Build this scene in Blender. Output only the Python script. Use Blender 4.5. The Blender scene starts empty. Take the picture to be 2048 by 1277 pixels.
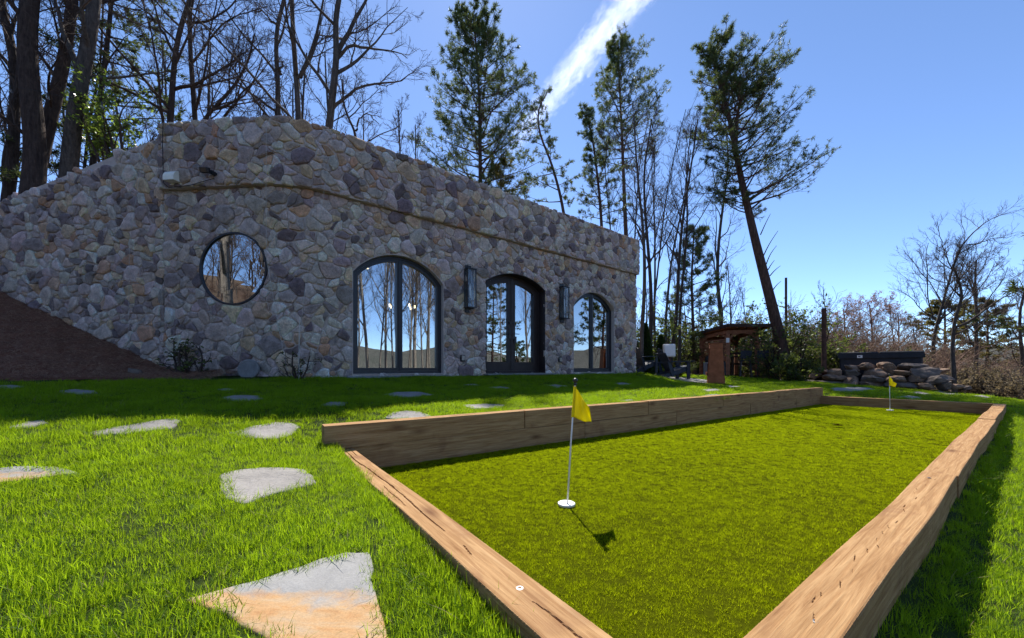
import bpy, bmesh, math, random
import numpy as np
from mathutils import Vector, Matrix, Euler
PI = math.pi
scn = bpy.context.scene
COL = scn.collection

# ------------------------------------------------------------------ camera, sky, sun, exposure
CH = 0.84                      # camera height above the putting turf (turf is z = 0)
F = 750.0                      # focal length in pixels of the 2048 wide photograph
cam_d = bpy.data.cameras.new('camera'); cam = bpy.data.objects.new('camera', cam_d); COL.objects.link(cam)
cam.location = (0, 0, CH); cam.rotation_euler = (PI/2, 0, 0)
cam_d.sensor_width = 36; cam_d.lens = F/2048*36; cam_d.shift_y = 99.5/2048
cam_d.clip_start = 0.02; cam_d.clip_end = 30000
scn.camera = cam
SUN_EL = math.radians(53); SUN_AZ = math.atan2(-0.083, 1)
wd = bpy.data.worlds.new('World'); scn.world = wd; wd.use_nodes = True
wn = wd.node_tree.nodes; wl = wd.node_tree.links
sky = wn.new('ShaderNodeTexSky'); sky.sky_type = 'NISHITA'; sky.sun_disc = False
sky.sun_elevation = SUN_EL; sky.sun_rotation = SUN_AZ
sky.air_density = 1.0; sky.dust_density = 1.5; sky.ozone_density = 4.5; sky.altitude = 4200
wl.new(sky.outputs[0], wn['Background'].inputs[0]); wn['Background'].inputs[1].default_value = 0.106
sd = Vector((math.sin(SUN_AZ)*math.cos(SUN_EL), math.cos(SUN_AZ)*math.cos(SUN_EL), math.sin(SUN_EL)))
sl = bpy.data.lights.new('sun', 'SUN'); sun = bpy.data.objects.new('sun', sl); COL.objects.link(sun)
sl.energy = 3.05; sl.angle = math.radians(0.53); sl.color = (1, 0.95, 0.87)
sun.rotation_euler = (-sd).to_track_quat('-Z', 'Y').to_euler()
vs = scn.view_settings; vs.view_transform = 'Standard'; vs.look = 'None'; vs.gamma = 1; vs.exposure = 1.36
scn.render.engine = 'CYCLES'
scn.cycles.max_bounces = 8; scn.cycles.transparent_max_bounces = 12; scn.cycles.diffuse_bounces = 4

# ------------------------------------------------------------------ small helpers
def tag(o, label=None, cat=None, group=None, kind=None):
    if label: o['label'] = label
    if cat: o['category'] = cat
    if group: o['group'] = group
    if kind: o['kind'] = kind
    return o
def empty(name, loc, rz=0, label=None, cat=None, group=None):
    o = bpy.data.objects.new(name, None); o.empty_display_size = 0.1; COL.objects.link(o)
    o.location = loc; o.rotation_euler = (0, 0, rz)
    return tag(o, label, cat, group)
def link(name, me, mat=None, parent=None):
    if mat is not None and not me.materials: me.materials.append(mat)
    o = bpy.data.objects.new(name, me); COL.objects.link(o)
    if parent is not None:
        o.parent = parent
    return o
def fast_mesh(name, V, Fa, smooth=False):
    V = np.ascontiguousarray(V, dtype=np.float32); Fa = np.ascontiguousarray(Fa, dtype=np.int32)
    me = bpy.data.meshes.new(name); m, k = Fa.shape
    me.vertices.add(len(V)); me.vertices.foreach_set('co', V.ravel())
    me.loops.add(m*k); me.loops.foreach_set('vertex_index', Fa.ravel())
    me.polygons.add(m); me.polygons.foreach_set('loop_start', np.arange(0, m*k, k, dtype=np.int32))
    if smooth: me.polygons.foreach_set('use_smooth', np.ones(m, dtype=bool))
    me.update(calc_edges=True); me.validate()
    return me
def py_mesh(name, V, Fa, smooth=False):
    me = bpy.data.meshes.new(name); me.from_pydata([tuple(map(float, v)) for v in V], [], Fa)
    if smooth: me.polygons.foreach_set('use_smooth', np.ones(len(me.polygons), dtype=bool))
    me.update(); return me
def fix_normals(me):
    bm = bmesh.new(); bm.from_mesh(me); bmesh.ops.recalc_face_normals(bm, faces=bm.faces); bm.to_mesh(me); bm.free()
class MB:
    """collects boxes, bars and prisms into one mesh"""
    def __init__(s): s.v = []; s.f = []
    def add(s, V, Fa):
        n = len(s.v); s.v += [tuple(v) for v in V]; s.f += [tuple(i+n for i in q) for q in Fa]; return s
    def box(s, c, d, rot=None, bev=0.0):
        h = Vector(d)/2; R = rot.to_matrix() if isinstance(rot, Euler) else (rot or Matrix.Identity(3)); c = Vector(c)
        if bev <= 0:
            V = [c + R @ Vector((x*h.x, y*h.y, z*h.z)) for x in (-1, 1) for y in (-1, 1) for z in (-1, 1)]
            return s.add(V, [(0,1,3,2),(4,6,7,5),(0,4,5,1),(2,3,7,6),(0,2,6,4),(1,5,7,3)])
        bm = bmesh.new(); bmesh.ops.create_cube(bm, size=1)
        for v in bm.verts: v.co = Vector((v.co.x*d[0], v.co.y*d[1], v.co.z*d[2]))
        bmesh.ops.bevel(bm, geom=list(bm.edges), offset=bev, segments=1, affect='EDGES')
        bm.verts.index_update()
        s.add([c + R @ v.co for v in bm.verts], [[v.index for v in f.verts] for f in bm.faces]); bm.free(); return s
    def bar(s, p, q, w, h=None, bev=0.0, up=(0, 0, 1)):
        p = Vector(p); q = Vector(q); x = (q-p).normalized(); u = Vector(up)
        if abs(x.dot(u)) > 0.98: u = Vector((0, 1, 0))
        y = u.cross(x).normalized(); z = x.cross(y)
        return s.box((p+q)/2, ((q-p).length, w, h or w), Matrix((x, y, z)).transposed(), bev)
    def tube(s, pts, r, n=6, cap=True):
        pts = [Vector(p) for p in pts]; rr = r if hasattr(r, '__len__') else [r]*len(pts)
        V = []; k = len(pts)
        for i, p in enumerate(pts):
            t = (pts[min(i+1, k-1)] - pts[max(i-1, 0)]).normalized()
            a = Vector((0.3, 0.2, 1)) if abs(t.z) < 0.9 else Vector((1, 0.1, 0))
            u = t.cross(a).normalized(); w = t.cross(u)
            V += [p + rr[i]*(u*math.cos(2*PI*j/n) + w*math.sin(2*PI*j/n)) for j in range(n)]
        Fa = [(i*n+j, i*n+(j+1) % n, (i+1)*n+(j+1) % n, (i+1)*n+j) for i in range(k-1) for j in range(n)]
        if cap: Fa += [tuple(range(n))[::-1], tuple(range((k-1)*n, k*n))]
        return s.add(V, Fa)
    def lathe(s, prof, n=24, c=(0, 0, 0)):
        c = Vector(c); k = len(prof)
        V = [c + Vector((r*math.cos(2*PI*j/n), r*math.sin(2*PI*j/n), z)) for r, z in prof for j in range(n)]
        Fa = [(i*n+j, i*n+(j+1) % n, (i+1)*n+(j+1) % n, (i+1)*n+j) for i in range(k-1) for j in range(n)]
        Fa += [tuple(range(n))[::-1], tuple(range((k-1)*n, k*n))]
        return s.add(V, Fa)
    def build(s, name, mat, parent=None, smooth=False, place=None):
        V = s.v if place is None else [place(v) for v in s.v]
        me = py_mesh(name, V, s.f, smooth); fix_normals(me)
        return link(name, me, mat, parent)
def dup(root, loc, rz=0, sc=1, label=None, group=None):
    r = root.copy(); COL.objects.link(r); r.location = loc; r.rotation_euler = (0, 0, rz); r.scale = (sc, sc, sc) if not hasattr(sc, '__len__') else sc
    if label: r['label'] = label
    if group: r['group'] = group
    for ch in list(root.children):
        c = ch.copy(); COL.objects.link(c); c.parent = r
        for g in list(ch.children):
            d = g.copy(); COL.objects.link(d); d.parent = c
    return r

# ------------------------------------------------------------------ materials
class NT:
    def __init__(s, name):
        s.m = bpy.data.materials.new(name); s.m.use_nodes = True; s.t = s.m.node_tree; s.n = s.t.nodes; s.l = s.t.links
        s.b = s.n['Principled BSDF']; s.out = s.n['Material Output']
        s.tc = s.n.new('ShaderNodeTexCoord')
    def new(s, t, **kw):
        x = s.n.new(t)
        for k, v in kw.items(): setattr(x, k, v)
        return x
    def lk(s, a, b): s.l.new(a, b)
    def mapping(s, scale=(1, 1, 1), rot=(0, 0, 0), src='Object'):
        m = s.new('ShaderNodeMapping'); m.inputs['Scale'].default_value = scale; m.inputs['Rotation'].default_value = rot
        s.lk(s.tc.outputs[src], m.inputs[0]); return m.outputs[0]
    def noise(s, scale, detail=4, rough=0.6, vec=None, dist=0):
        x = s.new('ShaderNodeTexNoise'); x.inputs['Scale'].default_value = scale; x.inputs['Detail'].default_value = detail
        x.inputs['Roughness'].default_value = rough; x.inputs['Distortion'].default_value = dist
        s.lk(vec or s.tc.outputs['Object'], x.inputs['Vector']); return x.outputs[0]
    def ramp(s, fac, stops, interp='LINEAR'):
        x = s.new('ShaderNodeValToRGB'); x.color_ramp.interpolation = interp; e = x.color_ramp.elements
        while len(e) < len(stops): e.new(0.5)
        for i, (p, c) in enumerate(stops):
            e[i].position = p; e[i].color = (*c, 1) if hasattr(c, '__len__') else (c, c, c, 1)
        s.lk(fac, x.inputs[0]); return x.outputs[0]
    def mix(s, fac, a, b, mode='MIX'):
        x = s.new('ShaderNodeMix', data_type='RGBA', blend_type=mode)
        for sock, v in ((x.inputs[0], fac), (x.inputs[6], a), (x.inputs[7], b)):
            if isinstance(v, (int, float)): sock.default_value = v
            elif hasattr(v, '__len__'): sock.default_value = (*v, 1)
            else: s.lk(v, sock)
        return x.outputs[2]
    def math(s, op, a, b=0.0):
        x = s.new('ShaderNodeMath', operation=op)
        for sock, v in ((x.inputs[0], a), (x.inputs[1], b)):
            if isinstance(v, (int, float)): sock.default_value = v
            else: s.lk(v, sock)
        return x.outputs[0]
    def bump(s, h, strength=0.5, dist=0.01, chain=None):
        x = s.new('ShaderNodeBump'); x.inputs['Strength'].default_value = strength; x.inputs['Distance'].default_value = dist
        s.lk(h, x.inputs['Height'])
        if chain: s.lk(chain, x.inputs['Normal'])
        s.lk(x.outputs[0], s.b.inputs['Normal']); return x.outputs[0]
    def base(s, c, rough=0.8, spec=0.3, metal=0.0):
        i = s.b.inputs
        if hasattr(c, '__len__'): i['Base Color'].default_value = (*c, 1)
        else: s.lk(c, i['Base Color'])
        i['Roughness'].default_value = rough; i['Specular IOR Level'].default_value = spec; i['Metallic'].default_value = metal
        return s
M = {}
def simple(name, c, rough=0.6, spec=0.3, metal=0.0, var=0.25, scale=12, bump=0.15):
    t = NT(name); n = t.noise(scale, 5, 0.65)
    lo = tuple(x*(1-var) for x in c); hi = tuple(min(1, x*(1+var)) for x in c)
    t.base(t.ramp(n, [(0.3, lo), (0.7, hi)]), rough, spec, metal)
    if bump: t.bump(t.noise(scale*5, 4), bump, 0.005)
    M[name] = t.m; return t.m
def leafy(name, c1, c2, trans, tfac=0.5, rough=0.45, spec=0.35, rnd=True, scale=1.3):
    """thin leaves: a diffuse face plus light coming through from behind"""
    t = NT(name)
    n = t.noise(scale, 3, 0.6)
    if rnd:                                                            # tufts differ from one another and drift in patches
        oi = t.new('ShaderNodeObjectInfo'); n = t.math('ADD', t.math('MULTIPLY', t.noise(scale*2.4, 4, 0.65, oi.outputs['Location']), 0.62), t.math('MULTIPLY', oi.outputs['Random'], 0.38))
    c = t.ramp(n, [(0.25, c1), (0.75, c2)])
    t.base(c, rough, spec)
    tr = t.new('ShaderNodeBsdfTranslucent')
    t.lk(t.ramp(n, [(0.2, tuple(x*0.62 for x in trans)), (0.8, tuple(min(1, x*1.3) for x in trans))]), tr.inputs[0])
    mx = t.new('ShaderNodeMixShader'); mx.inputs[0].default_value = tfac
    t.lk(t.b.outputs[0], mx.inputs[1]); t.lk(tr.outputs[0], mx.inputs[2]); t.lk(mx.outputs[0], t.out.inputs[0])
    M[name] = t.m; return t.m
def make_materials():
    # field stone: colour of each stone stored with its mesh
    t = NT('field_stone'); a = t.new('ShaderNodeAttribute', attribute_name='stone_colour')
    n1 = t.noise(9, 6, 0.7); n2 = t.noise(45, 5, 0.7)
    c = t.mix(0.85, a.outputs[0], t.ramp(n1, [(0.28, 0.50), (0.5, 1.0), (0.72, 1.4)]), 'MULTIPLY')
    c = t.mix(0.7, c, t.ramp(n2, [(0.32, 0.62), (0.68, 1.35)]), 'MULTIPLY')
    c = t.mix(t.ramp(t.noise(3.3, 4), [(0.52, 0.0), (0.72, 0.30)]), c, (0.33, 0.25, 0.17))
    t.base(c, 0.85, 0.25)
    b1 = t.bump(t.noise(17, 7, 0.75, dist=0.9), 1.0, 0.045); t.bump(n2, 0.8, 0.012, b1); M['stone'] = t.m
    t = NT('mortar'); n = t.noise(14, 5, 0.7)
    t.base(t.ramp(n, [(0.3, (0.42, 0.35, 0.31)), (0.7, (0.60, 0.50, 0.44))]), 0.95, 0.15); t.bump(t.noise(120, 4), 0.5, 0.006); M['mortar'] = t.m
    # flagstone: grey with warm bands
    t = NT('flagstone'); oi = t.new('ShaderNodeObjectInfo')
    v = t.mapping((1, 1, 1)); n = t.noise(2.2, 5, 0.6, v, 0.6); fine = t.noise(55, 5, 0.7)
    g = t.ramp(n, [(0.3, (0.20, 0.185, 0.17)), (0.6, (0.30, 0.28, 0.26)), (0.8, (0.33, 0.285, 0.235))])
    g = t.mix(0.5, g, t.ramp(fine, [(0.3, 0.65), (0.7, 1.2)]), 'MULTIPLY')
    t.base(g, 0.75, 0.3); b = t.bump(t.noise(6, 6, 0.7, dist=0.8), 0.9, 0.03); t.bump(fine, 0.5, 0.006, b); M['flag'] = t.m
    t = NT('flagstone_banded'); v = t.mapping((1, 1, 1)); 
    sx = t.new('ShaderNodeSeparateXYZ'); t.lk(t.tc.outputs['Object'], sx.inputs[0])
    n = t.noise(7, 5, 0.6, t.mapping((1, 3, 1), (0, 0, 0.1)), 0.8); fine = t.noise(160, 4, 0.7)
    edge = t.math('ADD', t.math('ADD', sx.outputs[1], t.math('MULTIPLY', sx.outputs[0], -0.10)), t.math('MULTIPLY', t.math('SUBTRACT', t.noise(6, 6, 0.65), 0.35), 0.30))
    fac = t.ramp(t.math('ADD', edge, 0.5), [(0.50, 1.0), (0.56, 0.0)])
    rust = t.ramp(n, [(0.25, (0.34, 0.15, 0.045)), (0.42, (0.42, 0.24, 0.10)), (0.58, (0.42, 0.28, 0.15)), (0.75, (0.34, 0.28, 0.21))])
    gry = t.ramp(t.noise(9, 5), [(0.3, (0.21, 0.205, 0.20)), (0.7, (0.30, 0.295, 0.285))])
    c = t.mix(fac, gry, rust); c = t.mix(0.45, c, t.ramp(fine, [(0.3, 0.6), (0.7, 1.25)]), 'MULTIPLY')
    t.base(c, 0.72, 0.3); b = t.bump(t.noise(9, 6, 0.65), 0.45, 0.02); t.bump(fine, 0.3, 0.003, b); M['flag_band'] = t.m
    # timber
    t = NT('treated_timber'); oi = t.new('ShaderNodeObjectInfo')
    cx = t.new('ShaderNodeCombineXYZ'); t.lk(t.math('MULTIPLY', oi.outputs['Random'], 9.0), cx.inputs[0]); t.lk(t.math('MULTIPLY', oi.outputs['Random'], 5.0), cx.inputs[1])
    va = t.new('ShaderNodeVectorMath', operation='ADD'); t.lk(t.tc.outputs['Object'], va.inputs[0]); t.lk(cx.outputs[0], va.inputs[1])
    mp = t.new('ShaderNodeMapping'); mp.inputs['Scale'].default_value = (1.1, 22, 22); t.lk(va.outputs[0], mp.inputs[0])
    gr = t.noise(2.2, 6, 0.65, mp.outputs[0], 0.9)
    mp2 = t.new('ShaderNodeMapping'); mp2.inputs['Scale'].default_value = (3.5, 140, 140); t.lk(va.outputs[0], mp2.inputs[0])
    fi = t.noise(1.6, 4, 0.7, mp2.outputs[0])
    c = t.ramp(gr, [(0.2, (0.19, 0.088, 0.032)), (0.45, (0.35, 0.195, 0.085)), (0.6, (0.45, 0.27, 0.125)), (0.8, (0.53, 0.34, 0.175))])
    c = t.mix(0.55, c, t.ramp(fi, [(0.3, 0.65), (0.7, 1.2)]), 'MULTIPLY')
    st = t.noise(2.6, 4, 0.6, va.outputs[0], 0.5)
    c = t.mix(t.ramp(st, [(0.56, 0.0), (0.70, 0.65)]), c, (0.20, 0.095, 0.05))
    # knots
    kv = t.new('ShaderNodeTexVoronoi'); kv.inputs['Scale'].default_value = 2.3
    mp3 = t.new('ShaderNodeMapping'); mp3.inputs['Scale'].default_value = (0.7, 2.2, 2.2); t.lk(va.outputs[0], mp3.inputs[0]); t.lk(mp3.outputs[0], kv.inputs['Vector'])
    c = t.mix(t.ramp(kv.outputs['Distance'], [(0.03, 0.85), (0.12, 0.35), (0.2, 0.0)]), c, (0.13, 0.055, 0.025))
    t.base(c, 0.8, 0.10); b = t.bump(gr, 0.35, 0.008); t.bump(fi, 0.5, 0.003, b); M['timber'] = t.m
    # turf and soils
    t = NT('turf_base'); n = t.noise(60, 4); t.base(t.ramp(n, [(0.3, (0.035, 0.042, 0.002)), (0.7, (0.06, 0.07, 0.003))]), 1.0, 0.0); M['turf_base'] = t.m
    t = NT('lawn_soil'); n = t.noise(8, 5); t.base(t.ramp(n, [(0.3, (0.018, 0.028, 0.006)), (0.7, (0.035, 0.055, 0.010))]), 0.95, 0.1); t.bump(t.noise(60, 4), 0.6, 0.02); M['lawn_soil'] = t.m
    t = NT('forest_floor'); n = t.noise(1.3, 8, 0.7); n2 = t.noise(18, 6, 0.75)
    c = t.mix(0.8, t.ramp(n, [(0.3, (0.085, 0.06, 0.04)), (0.55, (0.14, 0.10, 0.066)), (0.75, (0.08, 0.078, 0.036))]), t.ramp(n2, [(0.3, 0.5), (0.7, 1.4)]), 'MULTIPLY')
    t.base(c, 0.95, 0.1); t.bump(n2, 0.9, 0.06); M['forest'] = t.m
    t = NT('pine_straw_mulch'); n = t.noise(5, 6, 0.7); n2 = t.noise(70, 5, 0.75)
    c = t.mix(0.8, t.ramp(n, [(0.3, (0.15, 0.058, 0.036)), (0.7, (0.27, 0.108, 0.062))]), t.ramp(n2, [(0.3, 0.45), (0.7, 1.4)]), 'MULTIPLY')
    t.base(c, 0.95, 0.1); t.bump(n2, 0.9, 0.03); M['mulch'] = t.m
    t = NT('pine_straw'); n = t.noise(23, 4); t.base(t.ramp(n, [(0.3, (0.17, 0.08, 0.05)), (0.7, (0.42, 0.24, 0.14))]), 0.8, 0.2); M['straw'] = t.m
    t = NT('wooded_slope'); n = t.noise(0.012, 9, 0.7); n2 = t.noise(0.11, 6, 0.75)
    c = t.mix(0.75, t.ramp(n, [(0.3, (0.085, 0.09, 0.075)), (0.6, (0.12, 0.115, 0.10)), (0.8, (0.07, 0.085, 0.05))]), t.ramp(n2, [(0.3, 0.55), (0.7, 1.3)]), 'MULTIPLY')
    t.base(c, 1.0, 0.0); t.bump(n2, 1.0, 6.0); M['hills'] = t.m
    leafy('lawn_blade', (0.045, 0.115, 0.003), (0.18, 0.29, 0.010), (0.40, 0.58, 0.014), 0.54, 0.5, 0.15, True, 0.7)
    leafy('turf_blade', (0.12, 0.155, 0.003), (0.23, 0.27, 0.006), (0.54, 0.645, 0.006), 0.52, 0.7, 0.02, True, 25.0)
    leafy('pine_needle', (0.040, 0.062, 0.022), (0.085, 0.11, 0.040), (0.15, 0.19, 0.045), 0.42, 0.5, 0.3, False, 0.5)
    leafy('warm_needle', (0.07, 0.075, 0.022), (0.13, 0.115, 0.038), (0.24, 0.20, 0.04), 0.42, 0.5, 0.3, False, 0.5)
    leafy('laurel_leaf', (0.028, 0.048, 0.014), (0.085, 0.105, 0.030), (0.19, 0.24, 0.04), 0.45, 0.42, 0.3, False, 2.2)
    leafy('holly_leaf', (0.045, 0.075, 0.015), (0.12, 0.17, 0.03), (0.30, 0.42, 0.05), 0.5, 0.3, 0.5, False, 2.0)
    leafy('bud_leaf', (0.24, 0.115, 0.075), (0.36, 0.19, 0.12), (0.46, 0.22, 0.12), 0.4, 0.6, 0.2, False, 1.0)
    leafy('dry_leaf', (0.15, 0.115, 0.065), (0.30, 0.24, 0.15), (0.34, 0.26, 0.13), 0.4, 0.6, 0.2, False, 1.5)
    leafy('cypress_spray', (0.014, 0.030, 0.010), (0.04, 0.07, 0.016), (0.10, 0.16, 0.02), 0.3, 0.6, 0.2, False, 2.0)
    leafy('lime_grass', (0.12, 0.17, 0.02), (0.22, 0.26, 0.04), (0.42, 0.50, 0.05), 0.5, 0.5, 0.3, False, 3.0)
    def bark(name, lo, hi, sc=(9, 9, 1.6)):
        t = NT(name); n = t.noise(2.2, 6, 0.7, t.mapping(sc), 0.4); n2 = t.noise(11, 5, 0.7)
        c = t.mix(0.6, t.ramp(n, [(0.32, lo), (0.68, hi)]), t.ramp(n2, [(0.3, 0.6), (0.7, 1.3)]), 'MULTIPLY')
        t.base(c, 0.92, 0.15); t.bump(n, 1.0, 0.05); M[name] = t.m
    bark('grey_bark', (0.05, 0.042, 0.037), (0.15, 0.125, 0.105)); bark('brown_bark', (0.042, 0.03, 0.026), (0.12, 0.085, 0.068))
    bark('pine_bark', (0.055, 0.035, 0.027), (0.17, 0.10, 0.075)); bark('pale_bark', (0.16, 0.135, 0.11), (0.38, 0.33, 0.27))
    bark('dark_bark', (0.035, 0.027, 0.024), (0.10, 0.078, 0.066))
    simple('twig', (0.095, 0.072, 0.060), 0.9, 0.1, 0, 0.3, 3, 0); simple('pale_twig', (0.26, 0.175, 0.13), 0.9, 0.1, 0, 0.3, 3, 0); simple('red_twig', (0.15, 0.085, 0.07), 0.9, 0.1, 0, 0.3, 3, 0)
    simple('black_metal', (0.018, 0.019, 0.022), 0.38, 0.5, 0.0, 0.2, 20, 0.05); simple('window_frame', (0.022, 0.024, 0.030), 0.35, 0.5, 0, 0.2, 9, 0.03)
    simple('door_wood', (0.030, 0.020, 0.018), 0.45, 0.4, 0, 0.35, 6, 0.2); simple('steel', (0.30, 0.29, 0.28), 0.35, 0.5, 0.9, 0.15, 30, 0.05)
    simple('white_paint', (0.78, 0.77, 0.74), 0.45, 0.4, 0, 0.05, 10, 0.03); simple('white_plastic', (0.80, 0.79, 0.76), 0.4, 0.45, 0, 0.06, 8, 0)
    simple('ivory_plastic', (0.85, 0.82, 0.70), 0.5, 0.4, 0, 0.08, 8, 0.03)
    simple('corten', (0.34, 0.115, 0.048), 0.85, 0.2, 0.0, 0.35, 5, 0.3); simple('brown_stain', (0.30, 0.125, 0.065), 0.75, 0.25, 0, 0.4, 6, 0.3)
    simple('dark_stain', (0.055, 0.03, 0.02), 0.75, 0.25, 0, 0.35, 6, 0.3); simple('roof_metal', (0.05, 0.042, 0.04), 0.5, 0.4, 0.1, 0.25, 4, 0.1)
    simple('navy_chair', (0.018, 0.026, 0.042), 0.45, 0.4, 0, 0.25, 8, 0.1); simple('tub_cover', (0.016, 0.018, 0.024), 0.55, 0.4, 0, 0.35, 5, 0.25)
    simple('boulder', (0.24, 0.16, 0.11), 0.9, 0.2, 0, 0.6, 4.5, 1.0); simple('grey_boulder', (0.15, 0.12, 0.10), 0.9, 0.2, 0, 0.5, 3.5, 0.7)
    simple('old_brick', (0.16, 0.085, 0.06), 0.9, 0.2, 0, 0.4, 12, 0.4); simple('sill_stone', (0.24, 0.235, 0.23), 0.9, 0.2, 0, 0.3, 12, 0.5)
    simple('interior_wall', (0.40, 0.37, 0.34), 0.9, 0.1, 0, 0.05, 3, 0); simple('interior_floor', (0.12, 0.08, 0.05), 0.5, 0.3, 0, 0.2, 4, 0)
    simple('leather', (0.10, 0.03, 0.022), 0.5, 0.4, 0, 0.3, 7, 0.2); simple('cord', (0.55, 0.53, 0.48), 0.8, 0.2, 0, 0.1, 9, 0); simple('black_cord', (0.012, 0.012, 0.013), 0.6, 0.3, 0, 0.1, 9, 0)
    simple('old_grey_disc', (0.20, 0.195, 0.19), 0.9, 0.2, 0, 0.25, 14, 0.3); simple('dead_leaf', (0.22, 0.10, 0.045), 0.8, 0.2, 0, 0.4, 30, 0.2); simple('gravel', (0.38, 0.35, 0.31), 0.95, 0.2, 0, 0.4, 18, 0.8)
    simple('dark_hole', (0.01, 0.01, 0.01), 0.9, 0.1, 0, 0, 5, 0); simple('post_wood', (0.10, 0.05, 0.035), 0.85, 0.2, 0, 0.4, 5, 0.4); simple('green_metal', (0.03, 0.035, 0.03), 0.5, 0.4, 0.2, 0.2, 8, 0)
    leafy('flag_cloth', (0.78, 0.62, 0.010), (0.85, 0.69, 0.015), (0.95, 0.80, 0.02), 0.45, 0.6, 0.2, False, 4)
    # coated glass: mostly mirrors the outside, lets the dark room show through a little
    t = NT('coated_glass'); gl = t.new('ShaderNodeBsdfGlossy'); gl.inputs['Roughness'].default_value = 0.0; gl.inputs[0].default_value = (0.93, 0.97, 1, 1)
    tr = t.new('ShaderNodeBsdfTransparent'); tr.inputs[0].default_value = (0.62, 0.66, 0.66, 1)
    lw = t.new('ShaderNodeLayerWeight'); lw.inputs[0].default_value = 0.35
    mx = t.new('ShaderNodeMixShader'); t.lk(t.math('ADD', t.math('MULTIPLY', lw.outputs['Fresnel'], 0.5), 0.5), mx.inputs[0])
    t.lk(tr.outputs[0], mx.inputs[1]); t.lk(gl.outputs[0], mx.inputs[2]); t.lk(mx.outputs[0], t.out.inputs[0]); M['glass'] = t.m
    t = NT('clear_glass'); gl = t.new('ShaderNodeBsdfGlossy'); gl.inputs['Roughness'].default_value = 0.02
    tr = t.new('ShaderNodeBsdfTransparent'); tr.inputs[0].default_value = (0.9, 0.92, 0.92, 1)
    mx = t.new('ShaderNodeMixShader'); mx.inputs[0].default_value = 0.10
    t.lk(tr.outputs[0], mx.inputs[1]); t.lk(gl.outputs[0], mx.inputs[2]); t.lk(mx.outputs[0], t.out.inputs[0]); M['clear_glass'] = t.m
    t = NT('lit_bulb'); e = t.new('ShaderNodeEmission'); e.inputs[0].default_value = (1, 0.72, 0.42, 1); e.inputs[1].default_value = 7; t.lk(e.outputs[0], t.out.inputs[0]); M['lit_bulb'] = t.m
    # contrail: ice cloud
    t = NT('contrail_ice'); t.n.remove(t.b)
    pv = t.new('ShaderNodeVolumePrincipled'); pv.inputs['Color'].default_value = (1, 1, 1, 1); pv.inputs['Anisotropy'].default_value = 0.45
    gx = t.new('ShaderNodeSeparateXYZ'); t.lk(t.tc.outputs['Object'], gx.inputs[0])
    r2 = t.math('SQRT', t.math('ADD', t.math('POWER', gx.outputs[1], 2.0), t.math('POWER', gx.outputs[2], 2.0)))
    core = t.math('SUBTRACT', 1.0, t.math('DIVIDE', r2, 75.0))
    n = t.noise(0.030, 8, 0.72, t.mapping((0.6, 1, 1)), 0.8)
    fade = t.ramp(t.math('DIVIDE', t.math('ADD', gx.outputs[0], 520.0), 800.0), [(0.0, 0.0), (1.0, 1.0)])
    d = t.math('MAXIMUM', t.math('ADD', t.math('MULTIPLY', core, 0.9), t.math('MULTIPLY', t.math('SUBTRACT', n, 0.56), 3.4)), 0.0)
    t.lk(t.math('MULTIPLY', t.math('MULTIPLY', d, 0.0085), fade), pv.inputs['Density']); t.lk(pv.outputs[0], t.out.inputs['Volume']); M['contrail'] = t.m
make_materials()

# ------------------------------------------------------------------ the lie of the land
NV = np.array([-0.615, 0.788]); CV = np.array([0.788, 0.615])      # into the house / along its front
AV = np.array([0.815, 0.579]); BV = np.array([-0.579, 0.815])      # along / across the putting court
DW = 6.85
A0, A1, B0, B1 = 0.573, 11.25, 0.264, 3.30           # outer faces of the court's timbers
def P_ab(a, b):
    k = np.clip((np.asarray(a, float)-0.57)/10.7, 0, 1.3); b = np.asarray(b, float)*(1-0.114*k)+0.126*k       # the frame narrows a little
    return np.asarray(a, float)[..., None]*AV + b[..., None]*BV
def ab_of(X, Y):
    a = X*AV[0]+Y*AV[1]; b = X*BV[0]+Y*BV[1]; k = np.clip((a-0.57)/10.7, 0, 1.3); return a, (b-0.126*k)/(1-0.114*k)
def pix(u, v, Y): return Vector(((u-1024)/F*Y, Y, CH + (738-v)/F*Y))
def smooth(x, a, b):
    t = np.clip((np.asarray(x, float)-a)/(b-a), 0, 1); return t*t*(3-2*t)
def lawn_z(X, Y):
    X = np.asarray(X, float); Y = np.asarray(Y, float)
    s = DW - (NV[0]*X + NV[1]*Y); z = 0.69 - 0.088*s
    a, b = ab_of(X, Y)
    z = z - 0.13*smooth(X, 3.9, 5.2)*smooth(NV[0]*X+NV[1]*Y, 3.0, 5.0)
    z = z - 0.155*np.clip((b-0.3)/3, 0, 1)*(1-smooth(0.57-a, 0, 1.3))*(1-smooth(b-3.3, 0.0, 1.2))*(1-smooth(a-0.6, 0, 1.5))
    z = np.where((a > A1-0.2) & (b > -0.3), np.minimum(z, 0.17+0.11*np.maximum(0, a-A1)+0.6*np.maximum(0, b-3.25)+0.35*np.maximum(0, 0.3-b)), z)
    drop = smooth(0.30-b, 0.0, 0.12)*(0.125*(1-smooth(a, 6, 13)) + 0.06*np.maximum(0.2-b, 0))
    und = 0.012*np.sin(1.9*X+0.6)*np.cos(2.3*Y) + 0.008*np.sin(4.1*Y+1.3*X)
    fl = smooth(b, 3.4, 4.0) + (1-smooth(b, -0.2, 0.1)) + (1-smooth(a, 0.0, 0.45)) + smooth(a, 11.6, 12.2)
    return z - drop*(1-smooth(a, 12, 15)) + und*np.clip(fl, 0, 1)
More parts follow.
